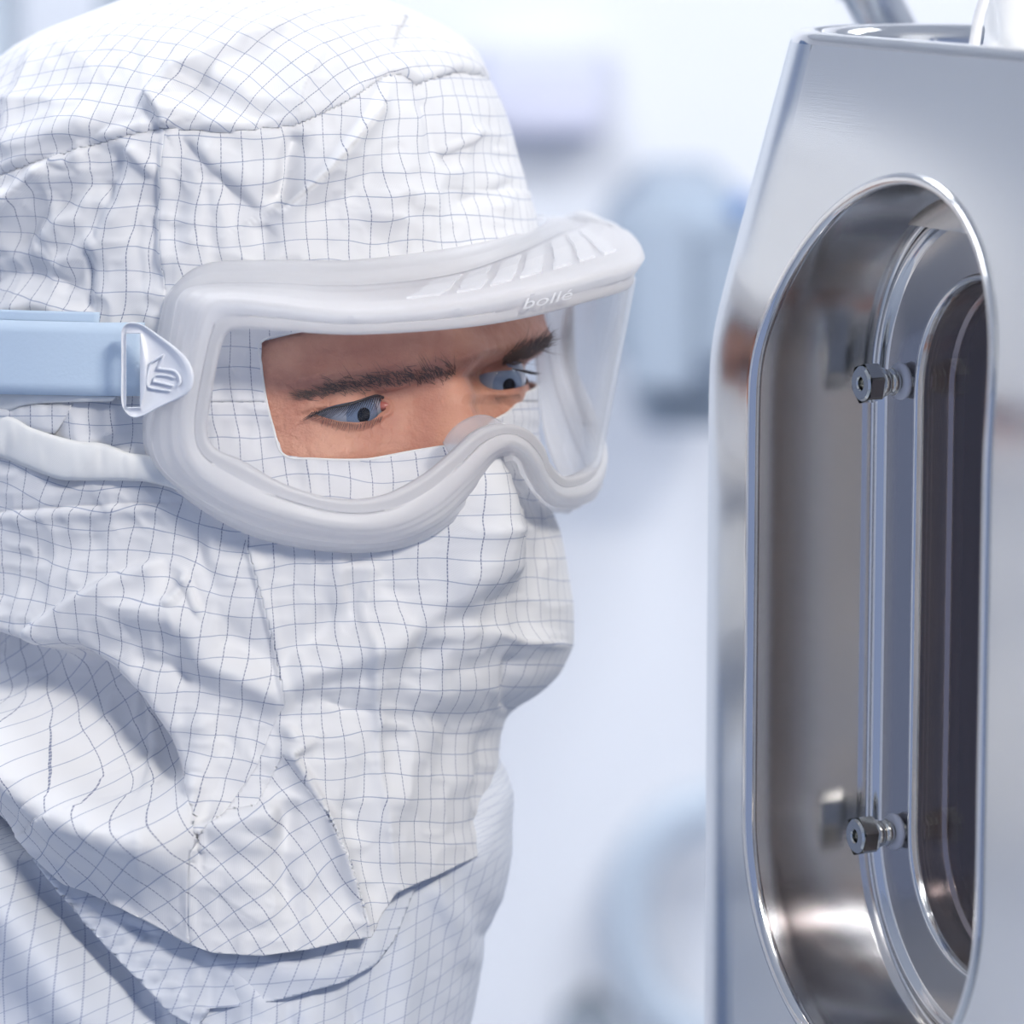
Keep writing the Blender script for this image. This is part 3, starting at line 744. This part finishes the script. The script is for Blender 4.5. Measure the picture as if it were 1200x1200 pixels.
# lens: sheet of the same curvature inside the frame's inner edge
def lens_theta(X, Y, d):
    cx, cd = gc(Y); return np.degrees(np.arctan2(X-cx, -(d-cd)))
lt = lens_theta(CV[0][:, 0], CV[0][:, 1], CV[0][:, 2])
LP = list(zip(lt[::3]*6.4, CV[0][::3, 1]))
lth = np.linspace(-30, 140, 240); lY = np.linspace(295, 600, 150); LT, LY = np.meshgrid(lth, lY)
cxl, cdl = gc(LY); LX = cxl+(GR-1)*np.sin(np.radians(LT)); LD = cdl-(GR-1)*np.cos(np.radians(LT))
AL_ = np.stack([LX, LY, LD, sd_poly(LT*6.4, LY, LP)-3], -1).reshape(-1, 4)
al_, fl_ = clip(AL_, tris(grid_faces(150, 240)), AL_[:, 3])
obj('lens', P(al_[:, 0], al_[:, 1], al_[:, 2]), fl_, LENS, goggles, solid=.0014, off=-1)
# vents on the brim
def frame_patch(i0, i1, q0, q1, lift, thick, skew=0, n=6):
    V = []
    for lay in (lift, lift+thick):
        for a in range(n):
            for b_ in range(n):
                q = q0+(q1-q0)*b_/(n-1); i = int(round(i0+(i1-i0)*a/(n-1)+skew*(q-q0))) % NS
                j = np.interp(q, [s+f for s, f, _ in prof], range(m_)); j0 = min(int(j), m_-2); f = j-j0
                p = G3[i, j0]*(1-f)+G3[i, j0+1]*f + NG[i, j0]*lay; V.append(P(*p))
    F_ = []
    for a in range(n-1):
        for b_ in range(n-1):
            k = a*n+b_; F_ += [(k, k+1, k+n+1, k+n), (n*n+k, n*n+k+n, n*n+k+n+1, n*n+k+1)]
    ring = [a for a in range(n)]+[n*a+n-1 for a in range(1, n)]+[n*(n-1)+a for a in range(n-2, -1, -1)]+[n*a for a in range(n-2, 0, -1)]
    for x, y in zip(ring, ring[1:]+ring[:1]): F_.append((x, y, n*n+y, n*n+x))
    return np.array(V), F_
per = NS/len(ST)
for k in range(7):
    i0 = per*(2.55+k*.47); V, F_ = frame_patch(i0, i0+per*.32, 1.28, 1.88, 1.0, 5.0, skew=per*.5)
    obj('vent_cover', V, F_, FROST, frame, smooth=False)
for k in range(3):   # small upright ribs on the rail front
    i0 = per*(1.95+k*1.02); V, F_ = frame_patch(i0, i0+per*.06, .08, .95, 0.5, 2.5); obj('rail_rib', V, F_, FROST, frame, smooth=False)
# raised maker's word on the front rail
cu_ = bpy.data.curves.new('t', 'FONT'); cu_.body = 'bollé'; cu_.size = 1.0; cu_.extrude = .03; cu_.shear = .25
to = bpy.data.objects.new('t', cu_); COL.objects.link(to); bpy.context.view_layer.update()
tm = bpy.data.meshes.new_from_object(to.evaluated_get(bpy.context.evaluated_depsgraph_get()))
tv = np.array([v.co[:] for v in tm.vertices]); tf = [tuple(p.vertices) for p in tm.polygons]; bpy.data.objects.remove(to)
wt = tv[:, 0].max(); out = []
for v in tv:
    X = 506+105+(v[0]/wt)*60; Yb = np.interp(X, [600, 680], [368, 351]); Y = Yb-3-v[1]*17
    out.append(P(X, Y, lensd(X, Y, 'n', 15)-v[2]*25-3))
lo = obj('lettering', np.array(out), tf, mat('clear_relief', (.93, .94, .96), .15), frame, smooth=False)
# clear nose tab
NTb = catmull([(520, 520), (527, 507), (540, 495), (556, 488), (570, 488), (583, 494), (594, 503)], 30)
V = []; nb_ = len(NTb)
for q in np.linspace(0, 1, 8):
    base = np.stack([np.linspace(528, 598, nb_), np.interp(np.linspace(528, 598, nb_), [528, 560, 588, 614], [536, 510, 503, 508])], -1)
    for (x, y), (x2, y2) in zip(NTb, base):
        X = x*(1-q)+x2*q; Y = y*(1-q)+y2*q; V.append(P(X, Y, lensd(X, Y, 'n')+22*(1-q)+4))
obj('nose_tab', np.array(V), grid_faces(8, nb_), FROST_THIN, goggles, solid=.0012, off=0)
# strap round the head
phs = np.linspace(-18.0, -240, 170)
top = []; bot = []
def ring_pt(ph, Y, out_):
    ar, al, b = sec(Y); s_, c_ = math.sin(math.radians(ph)), math.cos(math.radians(ph)); a = ar if s_ > 0 else al
    return P(CX+(a+out_)*s_, Y, -(b+out_)*c_)
V = []
for ph in phs:
    t = np.clip((-ph-25)/60, 0, 1); yt = 378-8*t-18*np.clip((-ph-90)/100, 0, 1); yb = 464-6*t-18*np.clip((-ph-90)/100, 0, 1)
    for q in np.linspace(0, 1, 7): V.append(ring_pt(ph, yt*(1-q)+yb*q, 24))
obj('strap', np.array(V), grid_faces(170, 7), STRAP, goggles, solid=.0016, off=0)
V = []
for ph in np.linspace(-27, -80, 50):
    for q in np.linspace(0, 1, 5): V.append(ring_pt(ph, 366+(ph+27)*.15-q*2+q*16, 15))
obj('strap_tail', np.array(V), grid_faces(50, 5), STRAP, goggles, solid=.001, off=0)
# clip plate with slot
OUTL = catmull([(142, 400), (143, 386), (151, 378), (166, 380), (185, 392), (208, 409), (221, 423), (227, 440), (224, 456), (212, 466), (190, 476), (168, 487), (155, 489), (145, 480), (142, 468), (142, 434)], 96, True)
def clip_depth(x, y): return -368-(x-142)*.72+.05*(y-434)
SLP = [((164 if x > 156 else 148), 391+np.clip((y-381)/(486-381), 0, 1)*86) for x, y in OUTL]
def ringpts(f, dz):
    return [P(x*f+a*(1-f), y*f+b_*(1-f), clip_depth(x*f+a*(1-f), y*f+b_*(1-f))+dz) for (x, y), (a, b_) in zip(OUTL, SLP)]
specs = [(0, 8), (0, 0), (.06, -1.5), (.12, -1), (.14, 2), (.8, 2), (.86, -2.5), (.95, -3.5), (1, -1), (1, 9), (0, 9), (0, 8)]
V = np.array([p for f, dz in specs for p in ringpts(f, dz)]); clipo = obj('strap_clip', V, grid_faces(len(specs), 96, True), CLIPM, goggles)
clipo['label'] = 'white triangular slotted clip'
def emb(pts, r=1.5): return tube(np.array([P(x, y, clip_depth(x, y)-.2) for x, y in catmull(pts, 24)]), r*S, 6)
V, F_ = join([emb([(177, 425), (185, 420), (192, 416)]), emb([(192, 416), (189, 424), (185, 431)]), emb([(185, 432), (196, 433), (205, 435), (210, 441), (211, 448), (208, 452)]), emb([(180, 447), (190, 449), (202, 452)]), emb([(180, 447), (183, 440), (195, 440), (205, 443)], 1.0), emb([(177, 425), (174, 436), (173, 452), (185, 456), (200, 458)], 1.1)])
obj('emblem', V, F_, CLIPM, clipo)

# ------------------------------------------------------------------ coverall and collar under the hood
FOLDS_KEEP = FOLDS
FOLDS = []
ridge([(-80, 960), (0, 1060), (60, 1140), (110, 1230)], 40, 40, 26)
ridge([(20, 1010), (80, 1070), (150, 1140), (210, 1230)], 26, -26)
ridge([(240, 1080), (300, 1180), (320, 1300)], 30, 14)
ridge([(440, 1040), (470, 1110), (470, 1200), (460, 1300)], 18, 12)
ridge([(500, 1030), (530, 1080), (552, 1140)], 10, 14, 16)
ridge([(520, 1010), (560, 1060), (575, 1110)], 16, -12)
ridge([(560, 1000), (590, 930)], 14, 8)
ridge([(400, 1120), (420, 1200), (400, 1300)], 16, -10)
ridge([(350, 1170), (380, 1250)], 16, 10)
COV_FOLDS = FOLDS
FOLDS = []
ridge([(225, 1120), (232, 1150), (230, 1190)], 5, 8)
ridge([(150, 1080), (175, 1095), (160, 1110)], 6, -8)
ridge([(300, 1130), (380, 1140), (450, 1100)], 16, 7)
for k in range(14): ridge([(70+k*13, 1040+k*11), (84+k*13, 1062+k*11)], 4, 4*(-1)**k)
COL_FOLDS = FOLDS
def cover(name, foldset, cx, xr, xl, bb, y0, y1, clipf, uva, dy=4, off=0):
    global FOLDS
    FOLDS = foldset
    ys = np.arange(y0, y1, dy); ph = np.linspace(-120, 120, 260); PHc, Yc = np.meshgrid(ph, ys)
    a_r = np.interp(Yc, *xr)-cx; a_l = cx-np.interp(Yc, *xl); B_ = np.interp(Yc, *bb); s_ = np.sin(np.radians(PHc)); c_ = np.cos(np.radians(PHc))
    Xc = cx+np.where(s_ > 0, a_r, a_l)*s_; Dc = -B_*c_; Hc = folds(Xc, Yc)*sstep(118-np.abs(PHc), 0, 20)
    Xf = Xc+Hc*s_*.3; Df = Dc-Hc*c_+off
    wu, wv = warp(Xc, Yc, 4); arc = np.concatenate([np.zeros((len(ys), 1)), np.cumsum(np.hypot(np.diff(Xc, axis=1), np.diff(Dc, axis=1)), 1)], 1); uu, vv = rot(arc+wu, Yc+wv, uva)
    A_ = np.stack([Xf, Yc, Df, uu/CELL, vv/CELL, Xc], -1).reshape(-1, 6); F_ = tris(grid_faces(len(ys), 260))
    if clipf is not None: A_, F_ = clip(A_, F_, A_[:, 1]-np.interp(A_[:, 5], *clipf))
    return obj(name, P(A_[:, 0], A_[:, 1], A_[:, 2]), F_, CLOTH_LOW, person, uvs={'weave': A_[:, 3:5]}, solid=.0008, off=-1)
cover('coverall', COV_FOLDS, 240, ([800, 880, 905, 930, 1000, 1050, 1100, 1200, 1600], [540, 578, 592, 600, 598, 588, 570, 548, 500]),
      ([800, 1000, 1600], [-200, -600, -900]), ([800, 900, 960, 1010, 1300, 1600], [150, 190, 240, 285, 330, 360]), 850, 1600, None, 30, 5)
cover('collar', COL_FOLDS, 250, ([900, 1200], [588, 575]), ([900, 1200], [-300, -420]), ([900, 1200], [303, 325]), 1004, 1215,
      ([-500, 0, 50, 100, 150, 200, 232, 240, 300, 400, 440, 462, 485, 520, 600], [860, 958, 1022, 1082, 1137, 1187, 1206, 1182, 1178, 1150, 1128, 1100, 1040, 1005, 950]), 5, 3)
FOLDS = FOLDS_KEEP

# ------------------------------------------------------------------ steel vessel with the long porthole
VA = math.radians(63.3); DC = -480.0
ks = (1+DC/DP); VS = S*ks
TV = np.array([math.cos(VA), -math.sin(VA), 0]); IN = np.array([math.sin(VA), math.cos(VA), 0]); ZZ = np.array([0, 0, 1.0])
AN = P(1010, 600, DC)
def VP(u, w_, v):
    u = np.asarray(u, float); w_ = np.asarray(w_, float); v = np.asarray(v, float); u, w_, v = np.broadcast_arrays(u, w_, v)
    return AN + VS*(TV*u[..., None] + IN*w_[..., None] - ZZ*(v[..., None]-576)*1.012)
vessel = empty('steel_vessel', tuple(VP(60, 290, 1900)), 'tall brushed steel vessel with a long rounded porthole, tapered towards its top', 'vessel')
def inset_v(v):
    z = (425-v)/22.0; return .262*22*np.log1p(np.exp(np.clip(z, -30, 30)))  # smooth bend from upright to taper
UE, UR, RC = -292.0, 470.0, 290.0
# plan outline: front flat, left end, back, right end; returned as points and outward normals
def plan(n_end=60):
    pts = []; nor = []
    for a in np.linspace(0, math.pi, n_end)[::1]:
        pts.append((UE-RC*math.sin(a), RC-RC*math.cos(a))); nor.append((-math.sin(a), -math.cos(a)))
    for u in np.linspace(UE, UR, 30)[1:-1]: pts.append((u, 2*RC)); nor.append((0, 1))
    for a in np.linspace(0, math.pi, n_end):
        pts.append((UR+RC*math.sin(a), RC+RC*math.cos(a))); nor.append((math.sin(a), math.cos(a)))
    return np.array(pts), np.array(nor)
pp, pn = plan()
vr = np.concatenate([np.linspace(52, 640, 120), np.linspace(660, 1900, 30)])
ins = inset_v(vr)
VT = 42.0
U_ = pp[None, :, 0]-pn[None, :, 0]*ins[:, None]; W_ = pp[None, :, 1]-pn[None, :, 1]*ins[:, None]
Vs = VP(U_, W_, vr[:, None]).reshape(-1, 3); parts = [(Vs, [tuple(q) for q in grid_faces(len(vr), len(pp))])]
# front flat with the porthole cut out
OC0, OC1, OR = 458.0, 985.0, 266.0
def stad(R, t, c0=OC0, c1=OC1):
    """stadium outline, t in 0..1"""
    t = (np.asarray(t) % 1.0); L = c1-c0; per_ = 2*math.pi*R+2*L; s = t*per_
    u = np.zeros(s.shape); v = np.zeros(s.shape)
    a1 = math.pi*R
    m = s < a1; th = s/R; u[m] = -R*np.cos(th[m]); v[m] = c0-R*np.sin(th[m])
    m = (s >= a1) & (s < a1+L); u[m] = R; v[m] = c0+(s[m]-a1)
    m = (s >= a1+L) & (s < 2*a1+L); th = (s-a1-L)/R; u[m] = R*np.cos(th[m]); v[m] = c1+R*np.sin(th[m])
    m = s >= 2*a1+L; u[m] = -R; v[m] = c1-(s[m]-2*a1-L)
    return u, v
NTS = 360; tt = np.arange(NTS)/NTS
su_, sv_ = stad(OR, tt)
ru, rv = [], []
cu0, cv0 = 0, (OC0+OC1)/2
V0, V1 = vr[0], vr[-1]
def front_w(v): return inset_v(v)
rows_f = []
NRG = 34
for j in range(NRG+1):
    q = (j/NRG)**1.4
    # outer rectangle reached along the same direction, keeps the straight parts straight
    ou = np.clip(su_*4.0, UE, UR); ov = np.where(np.abs(sv_-cv0) > -1, cv0+(sv_-cv0)*1.0, sv_)
    dirv = sv_-cv0
    ovr = np.where(sv_ < OC0, V0+(sv_-(OC0-OR))*0, np.where(sv_ > OC1, V1, sv_))
    tl_ = np.clip((OC0-sv_)/OR, 0, 1); th_ = np.clip((sv_-OC1)/OR, 0, 1)
    ou = np.where(np.abs(su_) >= OR-.01, np.sign(su_)*1e9, 0)
    # ray from the nearest stadium centre
    c_v = np.clip(sv_, OC0, OC1); dx, dy = su_, sv_-c_v
    tx = np.where(dx < 0, UE/np.minimum(dx, -1e-6), UR/np.maximum(dx, 1e-6)); ty = np.where(dy < 0, (V0-c_v)/np.minimum(dy, -1e-6), (V1-c_v)/np.maximum(dy, 1e-6))
    tx = np.where(np.abs(dx) < 1e-5, 1e9, tx); ty = np.where(np.abs(dy) < 1e-5, 1e9, ty); tm_ = np.minimum(tx, ty)
    eu, ev = dx*tm_, c_v+dy*tm_
    uu, vv = su_*(1-q)+eu*q, sv_*(1-q)+ev*q
    rows_f.append(VP(uu, front_w(vv), vv))
Vf = np.array(rows_f).reshape(-1, 3); parts.append((Vf, [tuple(q[::-1]) for q in grid_faces(NRG+1, NTS, True)]))
# corner fills of the front rectangle
def fill(u0, u1, v0, v1, n=14):
    a, b_ = np.meshgrid(np.linspace(u0, u1, 8), np.linspace(v0, v1, n)); return (VP(a, front_w(b_)+.3, b_).reshape(-1, 3), [tuple(q) for q in grid_faces(n, 8)])
parts.append(fill(UE, -150, V0, 300)); parts.append(fill(150, UR, V0, 520, 30)); parts.append(fill(UE, UR, 1300, V1, 4))
# drop fills that would cross the opening: keep only those outside it
parts = parts[:2] + [fill(UE-4, UE+70, V0-1, 240), fill(UR-120, UR, V0, 330)]
Vb, Fb = join(parts); obj('shell', Vb, Fb, STEEL, vessel)
# rolled top rim, whole plan at the top
full_p = list(pp) + [(u, 0.0) for u in np.linspace(UR, UE, 40)[1:-1]]; full_n = list(pn) + [(0, -1)]*38
full_p = np.array(full_p); full_n = np.array(full_n, float); i0_ = float(inset_v(np.array(52.0)))
rim = []
for (dw, dv) in [(0, 52), (1.5, 46), (5, 41), (12, 38), (24, 38), (36, 40), (46, 46), (50, 56), (50, 260)]:
    rim.append(VP(full_p[:, 0]-full_n[:, 0]*(i0_+dw), full_p[:, 1]-full_n[:, 1]*(i0_+dw), dv))
rv_ = np.array(rim).reshape(-1, 3); obj('top_rim', rv_, grid_faces(len(rim), len(full_p), True), POLISH, vessel)
WL = mat('white_liner', (.86, .88, .90), .35)
fl = VP(full_p[:, 0]-full_n[:, 0]*(i0_+46), full_p[:, 1]-full_n[:, 1]*(i0_+46), 66)
fl_c = VP(90, 290, 60)
Vq = np.vstack([fl, fl_c[None]]); obj('liner_tray', Vq, [(i, (i+1) % len(fl), len(fl)) for i in range(len(fl))], WL, vessel)
# lip of the porthole: rolled bead following the bent front
t_ = np.arange(NTS)/NTS
def loft(specs, name, m, solid=0.0, dep0=None):
    """specs: (radius, depth behind the front or absolute depth, absolute?)"""
    R_ = []
    for rr, dd, ab in specs:
        u, v = stad(rr, t_, *((467, 1000) if ab and dd > 60 else (OC0, OC1))); R_.append(VP(u, np.where(ab, dd, front_w(v)+dd), v))
    return obj(name, np.array(R_).reshape(-1, 3), grid_faces(len(specs), NTS, True)[:, ::-1], m, vessel, solid=solid)
loft([(OR+6, -.6, 0), (OR+5, -3, 0), (OR+2, -5, 0), (OR-3, -4.5, 0), (OR-7, -1, 0), (OR-9, 5, 0), (OR-9, 10, 0)], 'porthole_lip', POLISH)
loft([(OR-8, 6, 0), (OR-10, 20, 0), (OR-11, 34, 0), (OR-13, 150, 1), (OR-16, 154, 1), (OR-19, 162, 1)], 'porthole_wall', STEEL_IN)
loft([(OR-17, 160, 1), (OR-21, 166, 1), (OR-25, 165, 1), (OR-29, 160, 1), (OR-33, 159, 1), (OR-37, 164, 1), (OR-40, 169, 1), (OR-48, 171, 1)], 'weld_bead', POLISH)
loft([(OR-44, 170, 1), (OR-60, 172, 1), (OR-80, 172, 1), (160, 172, 1)], 'window_flange', STEEL_IN)
loft([(159, 174, 1), (158.5, 169, 1), (157, 167, 1), (154, 167, 1), (151.5, 170, 1), (150, 178, 1)], 'gasket', POLISH)
for dd, rr in ((178, 151), (218, 148)):
    u, v = stad(rr, t_, 467, 1000); Vp = np.vstack([VP(u, dd, v), VP(u, dd+3, v)])
    obj('window_pane', Vp, [tuple(range(NTS))[::-1], tuple(range(NTS, 2*NTS))]+[(i, (i+1) % NTS, NTS+(i+1) % NTS, NTS+i) for i in range(NTS)], PANE, vessel, smooth=False)
loft([(151, 179, 1), (150, 212, 1), (149, 214, 1), (144, 216, 1), (143.5, 219, 1), (145, 222, 1), (150, 236, 1)], 'spacer_ring', STEEL_IN)
loft([(150, 227, 1), (230, 237, 1), (260, 322, 1), (260, 542, 1), (1, 562, 1)], 'inner_chamber', DARKIN)
# ---- clamp bolts on the flange
def lathe_w(u0, v0, prof_, n=24, hexa=False):
    V = []
    for r_, w_ in prof_:
        for k in range(n):
            a = 2*math.pi*k/n; rr = r_
            if hexa: rr = r_/math.cos(((a+.3) % (math.pi/3))-math.pi/6)
            V.append(VP(u0+rr*math.cos(a), w_+26, v0+rr*math.sin(a)))
    return np.array(V), [tuple(q) for q in grid_faces(len(prof_), n, True)]
for k, v0 in enumerate((453, 1010)):
    u0 = -182
    V, F_ = lathe_w(u0, v0, [(2, 90), (7.5, 90), (8, 84), (9, 80), (17, 79.5), (21, 81), (22.5, 84)], 48)
    V2, F2 = lathe_w(u0, v0, [(22.3, 83), (22.3, 101), (20, 105), (11, 105)], 48, True)
    if True:
        V, F_ = lathe_w(u0, v0, [(1, 92), (7, 92), (7.6, 82), (9, 80), (19, 80), (21.5, 82.5)], 48)
    Vh, Fh = join([(V, F_), (V2, F2)])
    bo = obj('clamp_bolt', Vh, Fh, BOLT, vessel, smooth=False); bo['label'] = 'hex bolt with a small centre hole'
    V, F_ = lathe_w(u0, v0, [(11, 104), (16, 107), (18, 112), (16, 117), (12, 118), (15, 121), (17, 126), (14, 131), (11, 132), (11, 150)], 28); obj('collar', V, F_, BOLT, bo)
    V, F_ = lathe_w(u0, v0, [(11, 134), (22, 134), (23, 137), (22, 141), (11, 141)], 28); obj('washer', V, F_, mat('clear_washer', (.75, .76, .82), .15), bo)

# ------------------------------------------------------------------ things above the vessel
WT = mat('white_tubing', (.83, .84, .86), .35)
tube_o = empty('tube', tuple(P(1150, 60, -560)), 'thin white tube rising out of the vessel mouth at the right', 'tube')
V, F_ = tube(np.array([P(x, y, d) for x, y, d in catmull([(1139, 70, -470), (1143, 44, -470), (1147, 20, -475), (1156, -10, -480), (1168, -60, -480), (1175, -140, -470)], 40)]), 6.5*S*.9, 14); obj('hose', V, F_, WT, tube_o)
pouch = empty('pouch', tuple(P(1190, 60, -330)), 'white film pouch standing in the vessel mouth behind the thin tube', 'pouch')
g = []
for i, y in enumerate(np.linspace(62, -140, 24)):
    for a in np.linspace(0, 2*math.pi, 40, endpoint=False):
        r_ = 62+10*math.sin(3*a+i*.15)+6*noise(np.array([a*2.0]), np.array([i*.4]))[0]; g.append(P(1215+r_*math.cos(a), y, -300+.6*r_*math.sin(a)))
obj('film', np.array(g), grid_faces(24, 40, True), mat('white_film', (.84, .85, .86), .3), pouch)
pipe = empty('steel_pipe', tuple(P(1050, 60, 250)), 'slanted brushed steel pipe behind the vessel top', 'pipe')
a_, b_ = P(1055, 60, 330), P(960, -120, 330)
V, F_ = tube([a_, b_], 34*S, 32); obj('pipe_run', V, F_, STEEL, pipe)
V, F_ = tube([a_+(b_-a_)*.42, a_+(b_-a_)*.50], 39*S, 32); obj('pipe_ferrule', V, F_, POLISH, pipe)

# ------------------------------------------------------------------ room and blurred background
def flat(name, c, sz, m, label=None, cat=None, kind=None, parent=None, bev=0, rz=0):
    V, F_ = box((0, 0, 0) if parent is None else c, sz, rz, bev)
    o = obj(name, V, F_, m, parent, smooth=False)
    if parent is None: o.location = c
    if kind: o['kind'] = kind
    if label: tag(o, label, cat)
    return o
WALL = mat('pale_wall_panel', (.85, .87, .91), .5); FLOOR = mat('grey_floor', (.42, .47, .55), .3); CEIL = mat('white_ceiling', (.84, .86, .88), .7)
YB = 1.9
flat('wall_back', (0, YB+.05, 1.4), (6, .1, 2.8), WALL, kind='structure')
flat('wall_left', (-3.05, -.5, 1.4), (.1, 5, 2.8), WALL, kind='structure')
flat('wall_right', (3.05, -.5, 1.4), (.1, 5, 2.8), WALL, kind='structure')
flat('floor', (0, -.5, -.05), (6.2, 5, .1), FLOOR, kind='structure')
flat('ceiling', (0, -.5, 2.85), (6.2, 5, .1), CEIL, kind='structure')
def at(X, Y, y):
    """point of the ray through drawing position X, Y at world depth y"""
    r_ = FWD*D+RT*(X-600)*S+UP*(600-Y)*S; t = (y-CAM[1])/r_[1]; return CAM+r_*t
def bg_box(name, X0_, Y0_, X1_, Y1_, y, depth, m, parent=None, bev=.01):
    a = at(X0_, Y0_, y); b_ = at(X1_, Y1_, y); c = ((a[0]+b_[0])/2, y+depth/2, (a[2]+b_[2])/2)
    V, F_ = box(c, (abs(b_[0]-a[0]), depth, abs(a[2]-b_[2])), 0, bev); return obj(name, V, F_, m, parent, smooth=False)
cab = empty('wall_cabinet', tuple(at(830, 500, 1.8)), 'blurred grey-blue wall unit between the goggles and the vessel', 'cabinet')
TEAL = mat('grey_blue_enamel', (.36, .43, .52), .5); BLUE = mat('mid_blue_plastic', (.20, .33, .60), .4)
bg_box('body', 718, 225, 905, 470, 1.55, .3, TEAL, cab, .03)
bg_box('door', 738, 245, 812, 462, 1.535, .014, mat('grey_blue_door', (.38, .45, .54), .5), cab)
bg_box('base', 745, 468, 880, 505, 1.60, .2, TEAL, cab, .03)
bg_box('display', 852, 226, 890, 262, 1.53, .018, BLUE, cab)
cab2 = empty('notice_board', tuple(at(640, 140, YB)), 'blurred pale lilac wall panel behind the forehead', 'panel')
bg_box('board', 560, 40, 712, 165, YB-.03, .03, mat('pale_lilac', (.74, .76, .88), .5), cab2)
bg_box('lower_strip', 575, 115, 708, 165, YB-.05, .02, mat('pale_lilac_dark', (.66, .67, .80), .5), cab2)
colm = empty('column', tuple(at(60, 60, YB-.2)), 'blurred grey-blue post behind the top of the hood', 'column')
bg_box('post', -60, -300, 14, 900, 1.5, .15, mat('pale_blue_post', (.66, .74, .82), .5), colm)
bg_box('bracket', 112, -200, 250, 36, 1.5, .15, mat('grey_bracket', (.36, .42, .48), .5), colm)
bc = empty('storage_cabinet', (-1.55, 1.7, 0), 'tall dark blue cabinet seen only as the dark band mirrored in the vessel edge', 'cabinet')
NAVY = mat('navy_enamel', (.09, .15, .28), .4)
V, F_ = box((-1.55, 1.68, 1.1), (.62, .4, 2.2), 0, .01); obj('carcass', V, F_, NAVY, bc, smooth=False)
for x in (-1.705, -1.395):
    V, F_ = box((x, 1.472, 1.1), (.30, .018, 2.1), 0, .004); dr = obj('door', V, F_, NAVY, bc, smooth=False)
    V, F_ = box((x+(.11 if x < -1.5 else -.11), 1.452, 1.1), (.015, .022, .25), 0, .004); obj('handle', V, F_, POLISH, dr, smooth=False)
hose = empty('wall_hose', tuple(at(780, 1040, YB-.1)), 'blurred pale looped hose on the back wall at lower right', 'hose')
hp = catmull([(860, 940), (800, 955), (752, 1000), (735, 1070), (750, 1150), (790, 1200), (850, 1230)], 50)
V, F_ = tube(np.array([at(x, y, YB-.05) for x, y in hp]), .018, 14); obj('loop', V, F_, mat('pale_grey_blue_rubber', (.55, .63, .72), .5), hose)
ft = empty('floor_fitting', tuple(at(690, 1225, YB-.1)), 'blurred dark grey fitting at the lower edge beside the hose', 'fitting')
bg_box('cover', 655, 1188, 730, 1260, YB-.12, .1, mat('dark_fitting', (.25, .29, .34), .5), ft, .02)
# ceiling lamps, lit panels; the left one is added to brighten its wall
EM = bpy.data.materials.new('lit_panel'); EM.use_nodes = True; e_ = EM.node_tree.nodes['Principled BSDF']; e_.inputs['Emission Color'].default_value = (.97, .98, 1, 1); e_.inputs['Emission Strength'].default_value = 3
for k, (x, y) in enumerate([(.75, -1.55), (-1.3, .2), (.9, .7), (-.5, .7)]):
    l = empty('ceiling_light', (x, y, 2.8), 'square lit ceiling panel ' + ['in front of the person, nearest the camera', 'added at the left to brighten the wall there', 'before the right half of the back wall', 'before the left half of the back wall'][k], 'ceiling light', 'ceiling lights')
    V, F_ = box((x, y, 2.78), (.64, .64, .04), 0, .01); obj('housing', V, F_, CEIL, l, smooth=False)
    V, F_ = box((x, y, 2.757), (.58, .58, .006)); obj('diffuser', V, F_, EM, l, smooth=False)
